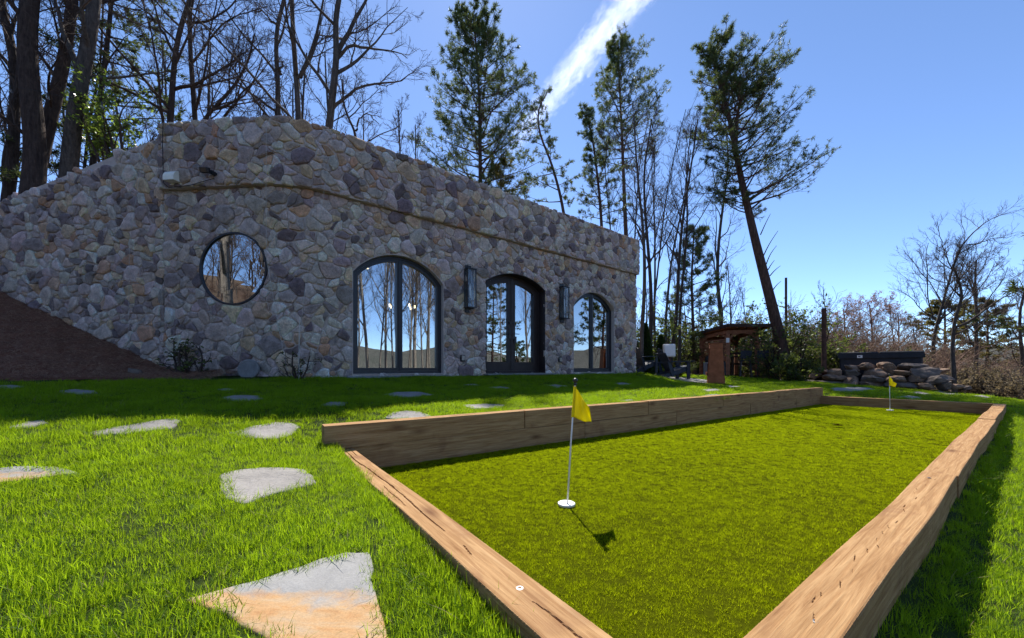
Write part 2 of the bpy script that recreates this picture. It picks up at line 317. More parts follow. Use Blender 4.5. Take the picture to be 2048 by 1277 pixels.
def pix_lawn(u, v):
    rx = (u-1024)/F; rz = (738-v)/F; Y = np.concatenate([np.arange(0.3, 4, 0.004), np.arange(4, 40, 0.02)]); h = CH+rz*Y-lawn_z(rx*Y, Y)
    i = int(np.argmax(h < 0)); t = h[i-1]/(h[i-1]-h[i]); y = Y[i-1]+t*(Y[i]-Y[i-1]); return Vector((rx*y, y, float(lawn_z(rx*y, y))))
def terrain_z(X, Y):
    X = np.asarray(X, float); Y = np.asarray(Y, float)
    s = np.clip(DW - (NV[0]*X + NV[1]*Y), -0.5, 9); z = 0.63 - 0.088*s
    b = X*BV[0]+Y*BV[1]; a = X*AV[0]+Y*AV[1]
    z = z - 0.16*smooth(0.6-b, 0, 1.2) - 0.14*smooth(X, 3.9, 5.2)*smooth(NV[0]*X+NV[1]*Y, 3.0, 5.0)*(1-smooth(Y, 14, 17))
    z = np.where((a > 0.2) & (a < 11.9) & (b > 0) & (b < 3.8), np.minimum(z, -0.12), z)
    r = np.hypot(X, Y); th = np.arctan2(X, Y)                      # 0 ahead, + to the right
    right = np.exp(-((th-1.75)/1.0)**2)                            # valley side
    back = np.exp(-((np.mod(th, 2*PI)-3.95)/0.75)**2)              # rising wood behind and to the left
    z = z - right*np.clip(0.20*(r-15), 0, 60) + back*np.clip(0.27*(r-11), 0, 16)
    z = z - (1-right)*(1-back)*np.clip(0.03*(r-30), 0, 10)
    z = z + smooth(r, 14, 40)*(0.5*np.sin(0.21*X+1)*np.cos(0.17*Y))
    return z
def grid_obj(name, xs, ys, zf, mat, keep=None, sm=True):
    X, Y = np.meshgrid(xs, ys, indexing='ij'); Z = zf(X, Y); V = np.stack([X, Y, Z], -1).reshape(-1, 3)
    n, m = X.shape; I = np.arange(n*m).reshape(n, m)
    Q = np.stack([I[:-1, :-1], I[1:, :-1], I[1:, 1:], I[:-1, 1:]], -1).reshape(-1, 4)
    if keep is not None:
        c = V[Q].mean(1); Q = Q[keep(c[:, 0], c[:, 1])]
    return link(name, fast_mesh(name, V, Q, sm), mat)
def nonuni(lim, near, step):
    a = [0.0]; d = step
    while a[-1] < lim:
        if a[-1] > near: d *= 1.13
        a.append(a[-1]+d)
    a = np.array(a); return np.concatenate([-a[:0:-1], a])
g = nonuni(420, 22, 0.6)
tag(grid_obj('ground', g, g, terrain_z, M['forest']), kind='structure')
# ridges far off across the valley
def ridge(name, r0, th0, th1, h, seed):
    rng = np.random.default_rng(seed); n = 160; th = np.linspace(th0, th1, n); ph = rng.uniform(0, 6, 8)
    prof = sum(np.sin(th*(3+2.7*i)+ph[i])/(1+0.8*i) for i in range(8)); prof = h*(0.72+0.34*prof)
    rows = []
    for k, (rr, hh) in enumerate(((r0*0.72, -0.18), (r0*0.8, 0.12), (r0*0.88, 0.5), (r0*0.95, 0.85), (r0, 1.0), (r0*1.15, 0.5), (r0*1.3, 0.0))):
        jit = 1+0.05*np.sin(th*37+k*2)+0.04*np.sin(th*91+k*5)
        rows.append(np.stack([np.sin(th)*rr, np.cos(th)*rr, -70 + (prof*jit+60)*hh], -1))
    V = np.concatenate(rows); K = len(rows); I = np.arange(K*n).reshape(K, n)
    Q = np.stack([I[:-1, :-1], I[:-1, 1:], I[1:, 1:], I[1:, :-1]], -1).reshape(-1, 4)
    tag(link(name, fast_mesh(name, V, Q, True), M['hills']), kind='structure')
ridge('hills', 1500, 0.6, 3.6, 75, 3); ridge('hills', 2600, -0.4, 4.4, 150, 8)
tt = np.linspace(0, 2*PI, 97)
V = np.array([[0, 0, -62]] + [[6000*math.sin(t), 6000*math.cos(t), -62] for t in tt]); Fv = np.array([[0, i+1, i+2] for i in range(96)])
tag(link('valley_floor', fast_mesh('valley_floor', V, Fv), M['hills']), kind='structure')

# lawn, laid out along the court so the court can be left open
A0, A1, B0, B1 = 0.573, 11.25, 0.264, 3.30           # outer faces of the court's timbers
ab_a = np.unique(np.concatenate([np.arange(-10, A0-0.1, 0.2), [A0+0.03], np.linspace(A0+0.5, A1-0.3, 40), [A1-0.03], np.arange(A1+0.4, 19, 0.25)]))
ab_b = np.unique(np.concatenate([np.arange(-7, B0-0.05, 0.1), [B0+0.02], np.linspace(B0+0.3, B1-0.3, 12), [B1-0.03], np.arange(B1+0.1, 14, 0.2)]))
def lawn_mask(X, Y, lim=-0.5):
    a, b = ab_of(X, Y); n = NV[0]*X+NV[1]*Y
    inside = (a > A0) & (a < A1) & (b > B0) & (b < B1)
    lim_a = 16.3 - 0.35*np.maximum(0, 2.0-b) + 0.5*np.sin(b*1.3)
    front = (n < DW-lim) & ((X > -3.45) | (Y < 6.25-0.1*(X+5.7)-lim))
    right_end = (X > 4.1) & (Y < 14.6) & (a < 16.0)
    return (~inside) & (front | right_end) & (a < lim_a) & ~((X < -4.7) & (Y > 4.3+0.55*smooth(X, -7.2, -4.6)+lim*0.3))
Ag, Bg = np.meshgrid(ab_a, ab_b, indexing='ij')
XY = P_ab(Ag, Bg)
V = np.concatenate([XY, lawn_z(XY[..., 0], XY[..., 1])[..., None]], -1).reshape(-1, 3); n_, m_ = Ag.shape
I = np.arange(n_*m_).reshape(n_, m_); Q = np.stack([I[:-1, :-1], I[1:, :-1], I[1:, 1:], I[:-1, 1:]], -1).reshape(-1, 4)
c = V[Q].mean(1); Q = Q[lawn_mask(c[:, 0], c[:, 1])]
tag(link('lawn', fast_mesh('lawn', V, Q, True), M['lawn_soil']), kind='structure')
# putting surface
tz = 0.0
cs = [P_ab(a, b) for a, b in ((A0+.07, B0+.07), (A1-.07, B0+.07), (A1-.07, B1-.07), (A0+.07, B1-.07))]
tag(link('putting_green', py_mesh('putting_green', [(p[0], p[1], tz) for p in cs], [(0, 1, 2, 3)]), M['turf_base']), kind='structure')

# ------------------------------------------------------------------ wall line of the house (unrolled coordinate S)
C0 = np.array([-3.49, 5.97])                                        # corner between the two fronts
AL = np.array([-5.73, 6.20]); Adir = (C0-AL)/np.linalg.norm(C0-AL); LA = float(np.linalg.norm(C0-AL)); LB = 9.33
def path_build():
    T = 0.55; pts = [AL - Adir*7.0, C0 - Adir*T]
    p0, p1, p2 = C0-Adir*T, C0, C0+CV*T
    for i in range(1, 13):
        t = i/12; pts.append((1-t)**2*p0 + 2*t*(1-t)*p1 + t*t*p2)
    pts.append(C0+CV*LB); return np.array(pts)
PTH = path_build(); seg = np.linalg.norm(np.diff(PTH, axis=0), axis=1); PS = np.concatenate([[0], np.cumsum(seg)]) - 7.0
S_END = PS[-1]; S_B = S_END - LB                                     # S_B + t  is a point t metres along the straight front
tg = np.gradient(PTH, PS, axis=0); tg /= np.linalg.norm(tg, axis=1)[:, None]
def wall_pt(S, z, d):
    """point on the wall: S along it, height z, d out of its face"""
    S = np.asarray(S, float); x = np.interp(S, PS, PTH[:, 0]); y = np.interp(S, PS, PTH[:, 1])
    tx = np.interp(S, PS, tg[:, 0]); ty = np.interp(S, PS, tg[:, 1]); l = np.hypot(tx, ty)
    ext = np.maximum(S-S_END, 0); x = x + CV[0]*ext; y = y + CV[1]*ext
    return np.stack([x + d*ty/l, y - d*tx/l, np.broadcast_to(z, x.shape)], -1)
Z_TOP = 4.80; Z_BAND = 3.76; PAR_OUT = 0.105
def c_top(S): return 4.70 + 0.300*np.minimum(S, 0)
# openings: centre S, width, bottom, spring of the arch, rise
OPEN = {'big': (S_B+0.91+0.87, 1.74, 0.75, 2.53, 0.43), 'door': (S_B+3.70+0.87, 1.74, 0.75, 2.77, 0.27), 'small': (S_B+6.48+0.86, 1.72, 0.75, 2.54, 0.42)}
ROUND = (float(np.interp(-4.50, PTH[:, 0], PS)), CH+1.615, 0.59)
def arch_pts(tl, tr, z0, zc, r, n=22):
    P = [(tl, z0), (tr, z0)]
    return P + [(t, zc + math.sqrt(max(r*r-t*t, 0))) for t in np.linspace(tr, tl, n)]
def arch_geo(W, zs, rise): r = (W*W/4+rise*rise)/(2*rise); return zs+rise-r, r
OUTL = []
for S0, W, z0, zs, rise in OPEN.values():
    zc, r = arch_geo(W, zs, rise); OUTL.append([(S0+t, z) for t, z in arch_pts(-W/2, W/2, z0-0.02, zc, r)])
OUTL.append([(ROUND[0]+ROUND[2]*math.cos(t), ROUND[1]+ROUND[2]*math.sin(t)) for t in np.linspace(0, 2*PI, 33)[:-1]])
OUTL = [np.array(o) for o in OUTL]
def inside_convex(P, O):
    P = np.atleast_2d(P); r = np.ones(len(P), bool)
    for i in range(len(O)):
        a = O[i]; b = O[(i+1) % len(O)]; e = b-a
        r &= (e[0]*(P[:, 1]-a[1]) - e[1]*(P[:, 0]-a[0])) > 0
    return r
def clip_half(poly, n, c):
    out = []; k = len(poly)
    for i in range(k):
        p = poly[i]; q = poly[(i+1) % k]; dp = p[0]*n[0]+p[1]*n[1]-c; dq = q[0]*n[0]+q[1]*n[1]-c
        if dp <= 0: out.append(p)
        if (dp < 0 < dq) or (dq < 0 < dp):
            t = dp/(dp-dq); out.append((p[0]+t*(q[0]-p[0]), p[1]+t*(q[1]-p[1])))
    return out
def warp(A, s0, s1, z0, z1):
    """uneven drift of the stones so that they come out long, wedged and tilted"""
    x, y = A[:, 0], A[:, 1]
    f = np.minimum.reduce([np.clip((x-s0)/0.25, 0, 1), np.clip((s1-x)/0.25, 0, 1), np.clip((y-z0)/0.2, 0, 1), np.clip((z1-y)/0.2, 0, 1)])
    for O in OUTL:
        d = np.sqrt(((A[:, None]-O[None])**2).sum(-1)).min(1); ins = inside_convex(A, O); lo = (A[:, 1] < O[:, 1].max()) & (np.abs(A[:, 0]-O[:, 0].mean()) < np.ptp(O[:, 0])/2+0.25)
        dx = np.abs(A[:, 0]-O[:, 0].mean())-np.ptp(O[:, 0])/2; d = np.minimum(d, np.where((A[:, 1] < O[:, 1].max()-0.3) & (A[:, 1] > O[:, 1].min()), np.abs(dx), 9)); f = f*np.clip(d/0.22, 0, 1)*(~ins)
    wx = 0.034*np.sin(13.1*y+2.1*np.sin(5.3*x))+0.020*np.sin(21*y-9*x+1); wy = 0.032*np.sin(12.3*x+1.7*np.sin(6.1*y)+2)+0.018*np.sin(19*x+11*y)
    return A+np.stack([wx*f, wy*f], -1)
def stone_cells(s0, s1, z0, z1, rmin, rmax, seed, keep, gap=0.0065):
    rng = np.random.default_rng(seed); pts = np.zeros((0, 2)); rad = np.zeros(0)
    area = (s1-s0)*(z1-z0); Z = 1.25                                  # stones a little wider than tall
    for k in range(int(area*420)):
        r = rmin + (rmax-rmin)*rng.random()**2.2
        p = np.array([rng.uniform(s0-0.1, s1+0.1), rng.uniform(z0-0.1, z1+0.1)])
        if len(pts):
            d = np.hypot((pts[:, 0]-p[0])/1.1, pts[:, 1]-p[1])
            if np.any(d < 0.74*(rad+r)): continue
        pts = np.vstack([pts, p]); rad = np.append(rad, r)
    cells = []
    for i in range(len(pts)):
        p = pts[i]; d2 = ((pts-p)**2).sum(1); nb = np.argsort(d2)[1:26]
        poly = [(s0, z0), (s1, z0), (s1, z1), (s0, z1)]
        L = 0.6; poly = [(p[0]-L, p[1]-L), (p[0]+L, p[1]-L), (p[0]+L, p[1]+L), (p[0]-L, p[1]+L)]
        gp = gap*rng.uniform(0.7, 1.5)
        for n, cc in (((-1, 0), -s0-0.004), ((1, 0), s1-0.004), ((0, -1), -z0-0.004), ((0, 1), z1-0.004)): poly = clip_half(poly, n, cc)
        for j in nb:
            e = pts[j]-p; l = math.sqrt(d2[j]); n = e/l
            mid = (d2[j] + rad[i]**2 - rad[j]**2)/(2*l)
            poly = clip_half(poly, n, float(p@n) + mid - gp)
            if len(poly) < 3: break
        if len(poly) < 3: continue
        ok = True
        for O in OUTL:
            c = np.mean(poly, 0)
            if abs(c[0]-O[:, 0].mean()) > 1.5: continue
            A = np.array(poly)
            if not (inside_convex(A, O).any() or inside_convex(O, A).any() or inside_convex([c], O)[0]): 
                continue
            best = None
            for q in range(len(O)):                                    # keep the part of the cell outside the opening
                a = O[q]; b = O[(q+1) % len(O)]; e = b-a; n = np.array([e[1], -e[0]])/max(1e-9, np.hypot(*e))
                pp = clip_half(list(map(tuple, A)), -n, float(-n@a) - 0.008)
                if len(pp) >= 3:
                    B = np.array(pp); ar = 0.5*abs(np.sum(B[:, 0]*np.roll(B[:, 1], -1)-B[:, 1]*np.roll(B[:, 0], -1)))
                    if best is None or ar > best[0]: best = (ar, pp)
            if best is None or best[0] < 0.0025: ok = False; break
            poly = best[1]
        if not ok: continue
        c = np.mean(poly, 0)
        if not keep(c[0], c[1]): continue
        A = np.array(poly); ar = 0.5*abs(np.sum(A[:, 0]*np.roll(A[:, 1], -1)-A[:, 1]*np.roll(A[:, 0], -1)))
        if ar < 0.0016: continue
        A = A + rng.normal(0, 0.006, A.shape)
        B = np.roll(A, -1, 0); A = np.stack([A, (A+B)/2], 1).reshape(-1, 2); A = warp(A, s0, s1, z0, z1)
        for _ in range(2):                                            # round the corners
            B = np.roll(A, -1, 0); e = np.hypot(*(B-A).T)
            if _ == 0: q = 0.22
            else: q = 0.25
            A = np.stack([A*(1-q)+B*q, A*q+B*(1-q)], 1).reshape(-1, 2)
        keepv = [0]
        for q in range(1, len(A)):
            if np.hypot(*(A[q]-A[keepv[-1]])) > 0.021: keepv.append(q)
        A = A[keepv]
        if len(A) < 5: continue
        cells.append((A, ar))
    return cells
PAL = [((0.63, 0.505, 0.445), 0.26), ((0.75, 0.61, 0.52), 0.22), ((0.42, 0.33, 0.305), 0.16), ((0.26, 0.20, 0.195), 0.08), ((0.76, 0.54, 0.36), 0.10), ((0.66, 0.40, 0.25), 0.06), ((0.84, 0.70, 0.57), 0.09), ((0.54, 0.41, 0.34), 0.03)]
PW = np.array([p[1] for p in PAL]); PW /= PW.sum()
def stone_mesh_data(A, rng, out0, proud):
    c = A.mean(0); n = len(A); tilt = rng.normal(0, 0.10, 2); size = math.sqrt(np.ptp(A[:, 0])*np.ptp(A[:, 1]))
    H = proud*(0.7+0.6*rng.random())*min(1.25, 0.55+size*2.2)
    R = []
    for sc, h in ((1.02, -0.012), (1.0, H*0.55), (0.93, H*0.92), (0.55, H*1.04)):
        Q = c + (A-c)*sc; hh = h + ((Q-c)@tilt if h > 0 else 0) + (rng.normal(0, 0.0035, n) if h > 0 else 0)
        R.append((Q[:, 0], Q[:, 1], out0+hh))
    S = np.concatenate([r[0] for r in R]+[[c[0]]]); Zz = np.concatenate([r[1] for r in R]+[[c[1]]]); D = np.concatenate([r[2]*np.ones(n) for r in R]+[[out0+H*1.06]])
    V = wall_pt(S, 0, 0)
    N = wall_pt(S, 0, 1.0)-V; V = V + N*D[:, None]; V[:, 2] = Zz
    Fa = [(k*n+i, k*n+(i+1) % n, (k+1)*n+(i+1) % n, (k+1)*n+i) for k in range(3) for i in range(n)] + [(3*n+i, 3*n+(i+1) % n, 4*n) for i in range(n)]
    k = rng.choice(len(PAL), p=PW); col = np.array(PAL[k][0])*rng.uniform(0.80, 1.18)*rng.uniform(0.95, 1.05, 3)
    rim_light = np.concatenate([np.full(n, w) for w in (1.0, 1.22, 1.16, 0.92)]+[[0.88]])*rng.uniform(0.9, 1.1, 4*n+1); col = np.clip(col[None]*rim_light[:, None], 0, 0.85)      # light caught on stone edges, painted into the colour: rims paler, middles darker
    return V, Fa, col
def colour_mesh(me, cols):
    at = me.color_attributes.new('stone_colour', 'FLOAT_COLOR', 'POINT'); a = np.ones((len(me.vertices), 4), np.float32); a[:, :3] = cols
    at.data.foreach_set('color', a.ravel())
def scr_area(V):
    Y = np.maximum(V[:, 1], 0.3); u = 1024+F*V[:, 0]/Y; v = 738-F*(V[:, 2]-CH)/Y
    if u.max() < 0 or u.min() > 2048 or v.max() < 0: return 0
    return np.ptp(u)*np.ptp(v)
def build_stones(groups, seed, limit=300):
    """groups: (cells, out0, proud, parent). The largest in the picture become parts, the rest one joined part per parent"""
    rng = np.random.default_rng(seed); L = []
    for cells, out0, proud, parent in groups:
        for A, ar in cells:
            V, Fa, col = stone_mesh_data(A, rng, out0, proud); L.append((scr_area(V), V, Fa, col, parent))
    L.sort(key=lambda q: -q[0])
    for sa, V, Fa, col, parent in L[:limit]:
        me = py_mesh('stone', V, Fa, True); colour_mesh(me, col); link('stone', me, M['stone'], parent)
    rest = {}
    for sa, V, Fa, col, parent in L[limit:]:
        r = rest.setdefault(parent.name, [[], [], [], 0, parent]); r[0].append(V); r[1] += [tuple(i+r[3] for i in q) for q in Fa]; r[2].append(col); r[3] += len(V)
    for r in rest.values():
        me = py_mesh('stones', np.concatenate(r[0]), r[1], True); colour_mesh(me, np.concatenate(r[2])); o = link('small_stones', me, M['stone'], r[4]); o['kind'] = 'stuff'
    print('stones', len(L))
def wall_sheet(name, s0, s1, z0, ztop, d, mat, parent, holes=True, ds=0.06, back=0.32, cap=True):
    ss = np.linspace(s0, s1, int((s1-s0)/ds)+2); nz = 60
    V = []; Fa = []
    zt = ztop(ss) if callable(ztop) else np.full(len(ss), ztop)
    for i, S in enumerate(ss):
        zz = z0 + (zt[i]-z0)*np.linspace(0, 1, nz+1); V.append(wall_pt(np.full(nz+1, S), zz, d))
    G = np.concatenate(V); Sg = np.repeat(ss, nz+1); Zg = G[:, 2]
    I = np.arange(len(ss)*(nz+1)).reshape(len(ss), nz+1); Q = np.stack([I[:-1, :-1], I[1:, :-1], I[1:, 1:], I[:-1, 1:]], -1).reshape(-1, 4)
    if holes:
        bad = np.zeros(len(Q), bool); P2 = np.stack([Sg, Zg], -1)
        for O in OUTL:
            ins = inside_convex(P2, O); bad |= ins[Q].any(1)
        Q = Q[~bad]
    Fa = Q.tolist(); Vv = G.tolist(); b = len(Vv)
    bk = wall_pt(ss, zt, d-back); Vv += bk.tolist(); k = len(ss)      # top and back
    bl = wall_pt(ss, np.full(k, z0), d-back); Vv += bl.tolist()
    for i in range(k-1):
        if cap: Fa.append((int(I[i, nz]), int(I[i+1, nz]), b+i+1, b+i))
        if not holes: Fa.append((b+i, b+i+1, b+k+i+1, b+k+i))
    for e in (0, k-1):                                               # ends
        Fa.append((int(I[e, 0]), int(I[e, nz]), b+e, b+k+e))
    if not holes:
        for i in range(k-1): Fa.append((int(I[i, 0]), int(I[i+1, 0]), b+k+i+1, b+k+i))   # underside of the lip
    me = py_mesh(name, Vv, Fa, False); fix_normals(me)
    return link(name, me, mat, parent)
house = empty('stone_house', (C0[0], C0[1], 0.69), 0, 'grey and tan fieldstone house with arched windows, round window and flat parapet', 'house')
HINV = Matrix.Translation(-Vector((C0[0], C0[1], 0.69)))
def hp(o):
    """children of the house are built in world space"""
    o.matrix_parent_inverse = HINV; return o
wall = hp(wall_sheet('wall', 0.0, S_END, 0.35, Z_BAND, 0.0, M['mortar'], house))
par = hp(wall_sheet('parapet', 0.0, S_END+0.02, Z_BAND, Z_TOP, PAR_OUT, M['mortar'], house, holes=False, back=0.45))
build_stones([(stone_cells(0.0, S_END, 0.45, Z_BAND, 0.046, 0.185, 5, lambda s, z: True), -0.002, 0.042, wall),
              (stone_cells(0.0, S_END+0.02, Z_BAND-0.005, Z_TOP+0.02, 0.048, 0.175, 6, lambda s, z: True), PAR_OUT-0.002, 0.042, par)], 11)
ret = empty('retaining_wall', (AL[0]-3, AL[1]+0.3, 1.0), 0, 'fieldstone retaining wall sloping down to the left behind the mulch bank', 'wall')
RINV = Matrix.Translation(-Vector(ret.location))
cw = wall_sheet('wall_core', -6.9, -0.01, 0.35, c_top, 0.0, M['mortar'], ret, holes=False); cw.matrix_parent_inverse = RINV
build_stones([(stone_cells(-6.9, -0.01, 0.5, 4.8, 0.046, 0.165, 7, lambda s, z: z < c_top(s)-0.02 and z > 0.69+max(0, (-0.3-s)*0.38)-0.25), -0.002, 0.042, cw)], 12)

# ------------------------------------------------------------------ hillside behind the walls, mulch bank
def hill_mesh():
    Sg = np.linspace(-34, -0.25, 46); Dg = np.array([0.3, 0.6, 1, 1.6, 2.4, 3.5, 5, 7, 10, 14, 20, 30, 45]); V = []
    for s in Sg:
        p = AL + Adir*s; nrm = np.array([-Adir[1], Adir[0]])
        for d in Dg: 
            q = p+nrm*d; V.append((q[0], q[1], max(0.9, 4.70+0.30*max(s, -9))-0.22 + 0.05*min(d, 8) + 0.06*math.sin(3*s+d)))
    n, m = len(Sg), len(Dg); I = np.arange(n*m).reshape(n, m); Q = np.stack([I[:-1, :-1], I[1:, :-1], I[1:, 1:], I[:-1, 1:]], -1).reshape(-1, 4)
    return fast_mesh('hillside', np.array(V), Q, True)
tag(link('hillside', hill_mesh(), M['forest']), kind='structure')
def bank_z(X, Y):
    X = np.asarray(X, float); Y = np.asarray(Y, float)
    wy = 6.20-0.1027*(X+5.73)
    zw = 0.78 + 0.385*np.maximum(0, -5.55-X); toe = 4.32+0.9*smooth(X, -7.6, -4.2)
    t = np.clip((Y-toe)/np.maximum(wy-toe, 0.1), 0, 1.05)
    lz = lawn_z(X, Y)
    return lz - 0.02 + (np.maximum(zw-lz, 0)+0.03)*np.clip(t*1.25-0.12*t*t, 0, 1.1)*smooth(t, -0.05, 0.25)+ (0.018*np.sin(7*X)*np.sin(6*Y)+0.014*np.sin(17*X+3*Y)*np.sin(15*Y))*smooth(t, 0, 0.3)
grid_o = grid_obj('mulch_bank', np.linspace(-15, -3.6, 190), np.linspace(4.05, 7.4, 70), lambda X, Y: bank_z(X, np.minimum(Y, 6.22-0.1027*(X+5.73))), M['mulch'], lambda X, Y: (X < -4.72) & (Y < 6.35-0.1*(X+5.73)) & (Y > 4.2+0.9*smooth(X, -7.6, -4.2)+0.09*np.sin(5*X)*np.sin(13*X+1)))
tag(grid_o, kind='structure')
def straw():
    rng = np.random.default_rng(4); N = 26000
    X = rng.uniform(-10.5, -4.3, N); wy = 6.2-0.1027*(X+5.73); toe = 4.32+0.9*smooth(X, -7.6, -4.2)
    Y = toe + (wy-0.02-toe)*rng.random(N)**0.9; th = rng.uniform(0, 2*PI, N); l = rng.uniform(0.04, 0.11, N); w = 0.0022
    d = np.stack([np.cos(th), np.sin(th)], -1)*l[:, None]; p = np.stack([X, Y], -1); q = p+d; pr = np.stack([-np.sin(th), np.cos(th)], -1)*w
    def z(P, h): return np.concatenate([P, (bank_z(P[:, 0], P[:, 1])+h)[:, None]], -1)
    h0 = rng.uniform(0.002, 0.02, N); h1 = rng.uniform(0.002, 0.035, N)
    V = np.stack([z(p-pr, h0), z(p+pr, h0), z(q, h1)], 1).reshape(-1, 3)
    return fast_mesh('pine_straw', V, np.arange(3*N).reshape(-1, 3))
tag(link('pine_straw', straw(), M['straw']), 'loose brown pine straw covering the bank beside the wall', 'pine straw', kind='stuff')

# ------------------------------------------------------------------ windows and doors
def frame_ring(outer, inner, d0, d1, pl, name, mat, parent):
    n = len(outer); V = [pl(t, z, d1) for t, z in outer]+[pl(t, z, d1) for t, z in inner]+[pl(t, z, d0) for t, z in outer]+[pl(t, z, d0) for t, z in inner]
    Fa = []
    for i in range(n):
        j = (i+1) % n
        Fa += [(i, j, n+j, n+i), (2*n+i, 3*n+i, 3*n+j, 2*n+j), (i, 2*n+i, 2*n+j, j), (n+i, n+j, 3*n+j, 3*n+i)]
    me = py_mesh(name, V, Fa); fix_normals(me); return hp(link(name, me, mat, parent)) if parent is house else link(name, me, mat, parent)
def slab(outl, d0, d1, pl, name, mat, parent):
    n = len(outl); V = [pl(t, z, d1) for t, z in outl]+[pl(t, z, d0) for t, z in outl]
    me = py_mesh(name, V, [tuple(range(n)), tuple(range(2*n-1, n-1, -1))]+[(i, n+i, n+(i+1) % n, (i+1) % n) for i in range(n)]); fix_normals(me)
    return link(name, me, mat, parent)
def sub(o, parent): o.parent = parent; o.matrix_parent_inverse = parent.matrix_parent_inverse @ Matrix.Identity(4); return o
ID4 = Matrix.Identity(4)
def arch_unit(kind, name, frame_mat, recess, stile, bottom, label=None):
    S0, W, z0, zs, rise = OPEN[kind]; zc, r = arch_geo(W, zs, rise)
    pl = lambda t, z, d: tuple(wall_pt(S0+t, z, d))
    # reveal in the wall, then the frame
    o_big = arch_pts(-W/2-0.10, W/2+0.10, z0-0.10, zc, r+0.10); o0 = arch_pts(-W/2, W/2, z0, zc, r); o1 = arch_pts(-W/2+0.05, W/2-0.05, z0+0.05, zc, r-0.05)
    rv = frame_ring(o_big, o0, 0.004, 0.006, pl, 'surround', M['mortar'], house)
    rv = frame_ring(arch_pts(-W/2-0.012, W/2+0.012, z0-0.012, zc, r+0.012), o0, -0.30, 0.034, pl, 'reveal', M['door_wood'] if kind == 'door' else M['mortar'], house)
    fr = frame_ring(arch_pts(-W/2-0.005, W/2+0.005, z0-0.005, zc, r+0.005), o1, -recess-0.10, -recess, pl, name, frame_mat, house)
    if label: fr['label'] = label
    for sgn in (-1, 1):
        tl, tr = (-W/2+0.052, -0.004) if sgn < 0 else (0.004, W/2-0.052)
        a = arch_pts(tl, tr, z0+0.052, zc, r-0.052); b = arch_pts(tl+stile, tr-stile, z0+0.052+bottom, zc, r-0.052-stile)
        frame_ring(a, b, -recess-0.08, -recess-0.012, pl, 'leaf' if kind == 'door' else 'sash', frame_mat, fr)
        slab(arch_pts(tl+stile-0.004, tr-stile+0.004, z0+0.048+bottom, zc, r-0.048-stile), -recess-0.06, -recess-0.045, pl, 'pane', M['glass'], fr)
        if kind == 'door':
            m = MB(); zz = z0+0.92; t0 = sgn*0.055
            m.bar(pl(t0, zz-0.11, -recess+0.002), pl(t0, zz+0.14, -recess+0.002), 0.035, 0.012)
            m.tube([pl(t0, zz, -recess), pl(t0, zz, -recess+0.06)], 0.009, 8); m.tube([pl(t0, zz, -recess+0.055), pl(t0+sgn*0.13, zz, -recess+0.055)], 0.009, 8)
            m.tube([pl(t0, zz+0.26, -recess-0.01), pl(t0, zz+0.26, -recess+0.02)], 0.028, 12)
            m.build('handle', M['black_metal'], fr)
            if sgn > 0: MB().bar(pl(0.10, zz-0.22, -recess+0.02), pl(0.10, zz-0.06, -recess+0.02), 0.05, 0.03).build('lock_box', M['black_metal'], fr)
    m = MB()
    m.bar(pl(0, z0+0.06, -recess+0.004), pl(0, zc+r-0.055, -recess+0.004), 0.035, 0.012); m.build('astragal', frame_mat, fr)
    return fr, pl, S0, W
big = arch_unit('big', 'window', M['window_frame'], 0.07, 0.055, 0.055, 'large arched two-pane window')
door = arch_unit('door', 'door', M['door_wood'], 0.19, 0.11, 0.20, 'arched double glass door with lever handles')
small = arch_unit('small', 'window', M['window_frame'], 0.07, 0.055, 0.055, 'arched two-pane window at the far end')
# round window
plr = lambda t, z, d: tuple(wall_pt(ROUND[0]+t, ROUND[1]+z, d))
circ = lambda r: [(r*math.cos(t), r*math.sin(t)) for t in np.linspace(0, 2*PI, 49)[:-1]]
frame_ring(circ(ROUND[2]+0.10), circ(ROUND[2]-0.005), 0.004, 0.006, plr, 'surround', M['mortar'], house)
rw = frame_ring(circ(ROUND[2]), circ(ROUND[2]-0.028), -0.06, 0.036, plr, 'window', M['black_metal'], house); rw['label'] = 'round porthole window with thin black rim'
slab(circ(ROUND[2]-0.027), 0.0, 0.012, plr, 'pane', M['glass'], rw)
# sills, threshold
for k, (dz, t0, t1, nst) in {'big': (0, -0.98, 0.92, 11), 'small': (0, -0.95, 1.1, 9)}.items():
    S0, W, z0, zs, rise = OPEN[k]; m = MB(); pl = lambda t, z, d: tuple(wall_pt(S0+t, z, d)); random.seed(5)
    ed = np.linspace(t0, t1, nst+1)
    sill = MB()
    sill.bar(pl(t0, z0-0.06, 0.045), pl(t1, z0-0.06, 0.045), 0.11, 0.05, 0.01); so = hp(sill.build('sill', M['sill_stone'], house))
S0, W, z0, zs, rise = OPEN['door']; pl = lambda t, z, d: tuple(wall_pt(S0+t, z, d))
hp(MB().bar(pl(-0.95, z0-0.035, 0.03), pl(1.10, z0-0.035, 0.03), 0.36, 0.03, 0.006).build('threshold', M['sill_stone'], house))
for i in range(9):
    t = -0.86+i*0.205
    hp(MB().bar(pl(t, z0-0.085, 0.10), pl(t+0.19, z0-0.085, 0.10), 0.22, 0.058, 0.006).build('brick', M['old_brick'], house))
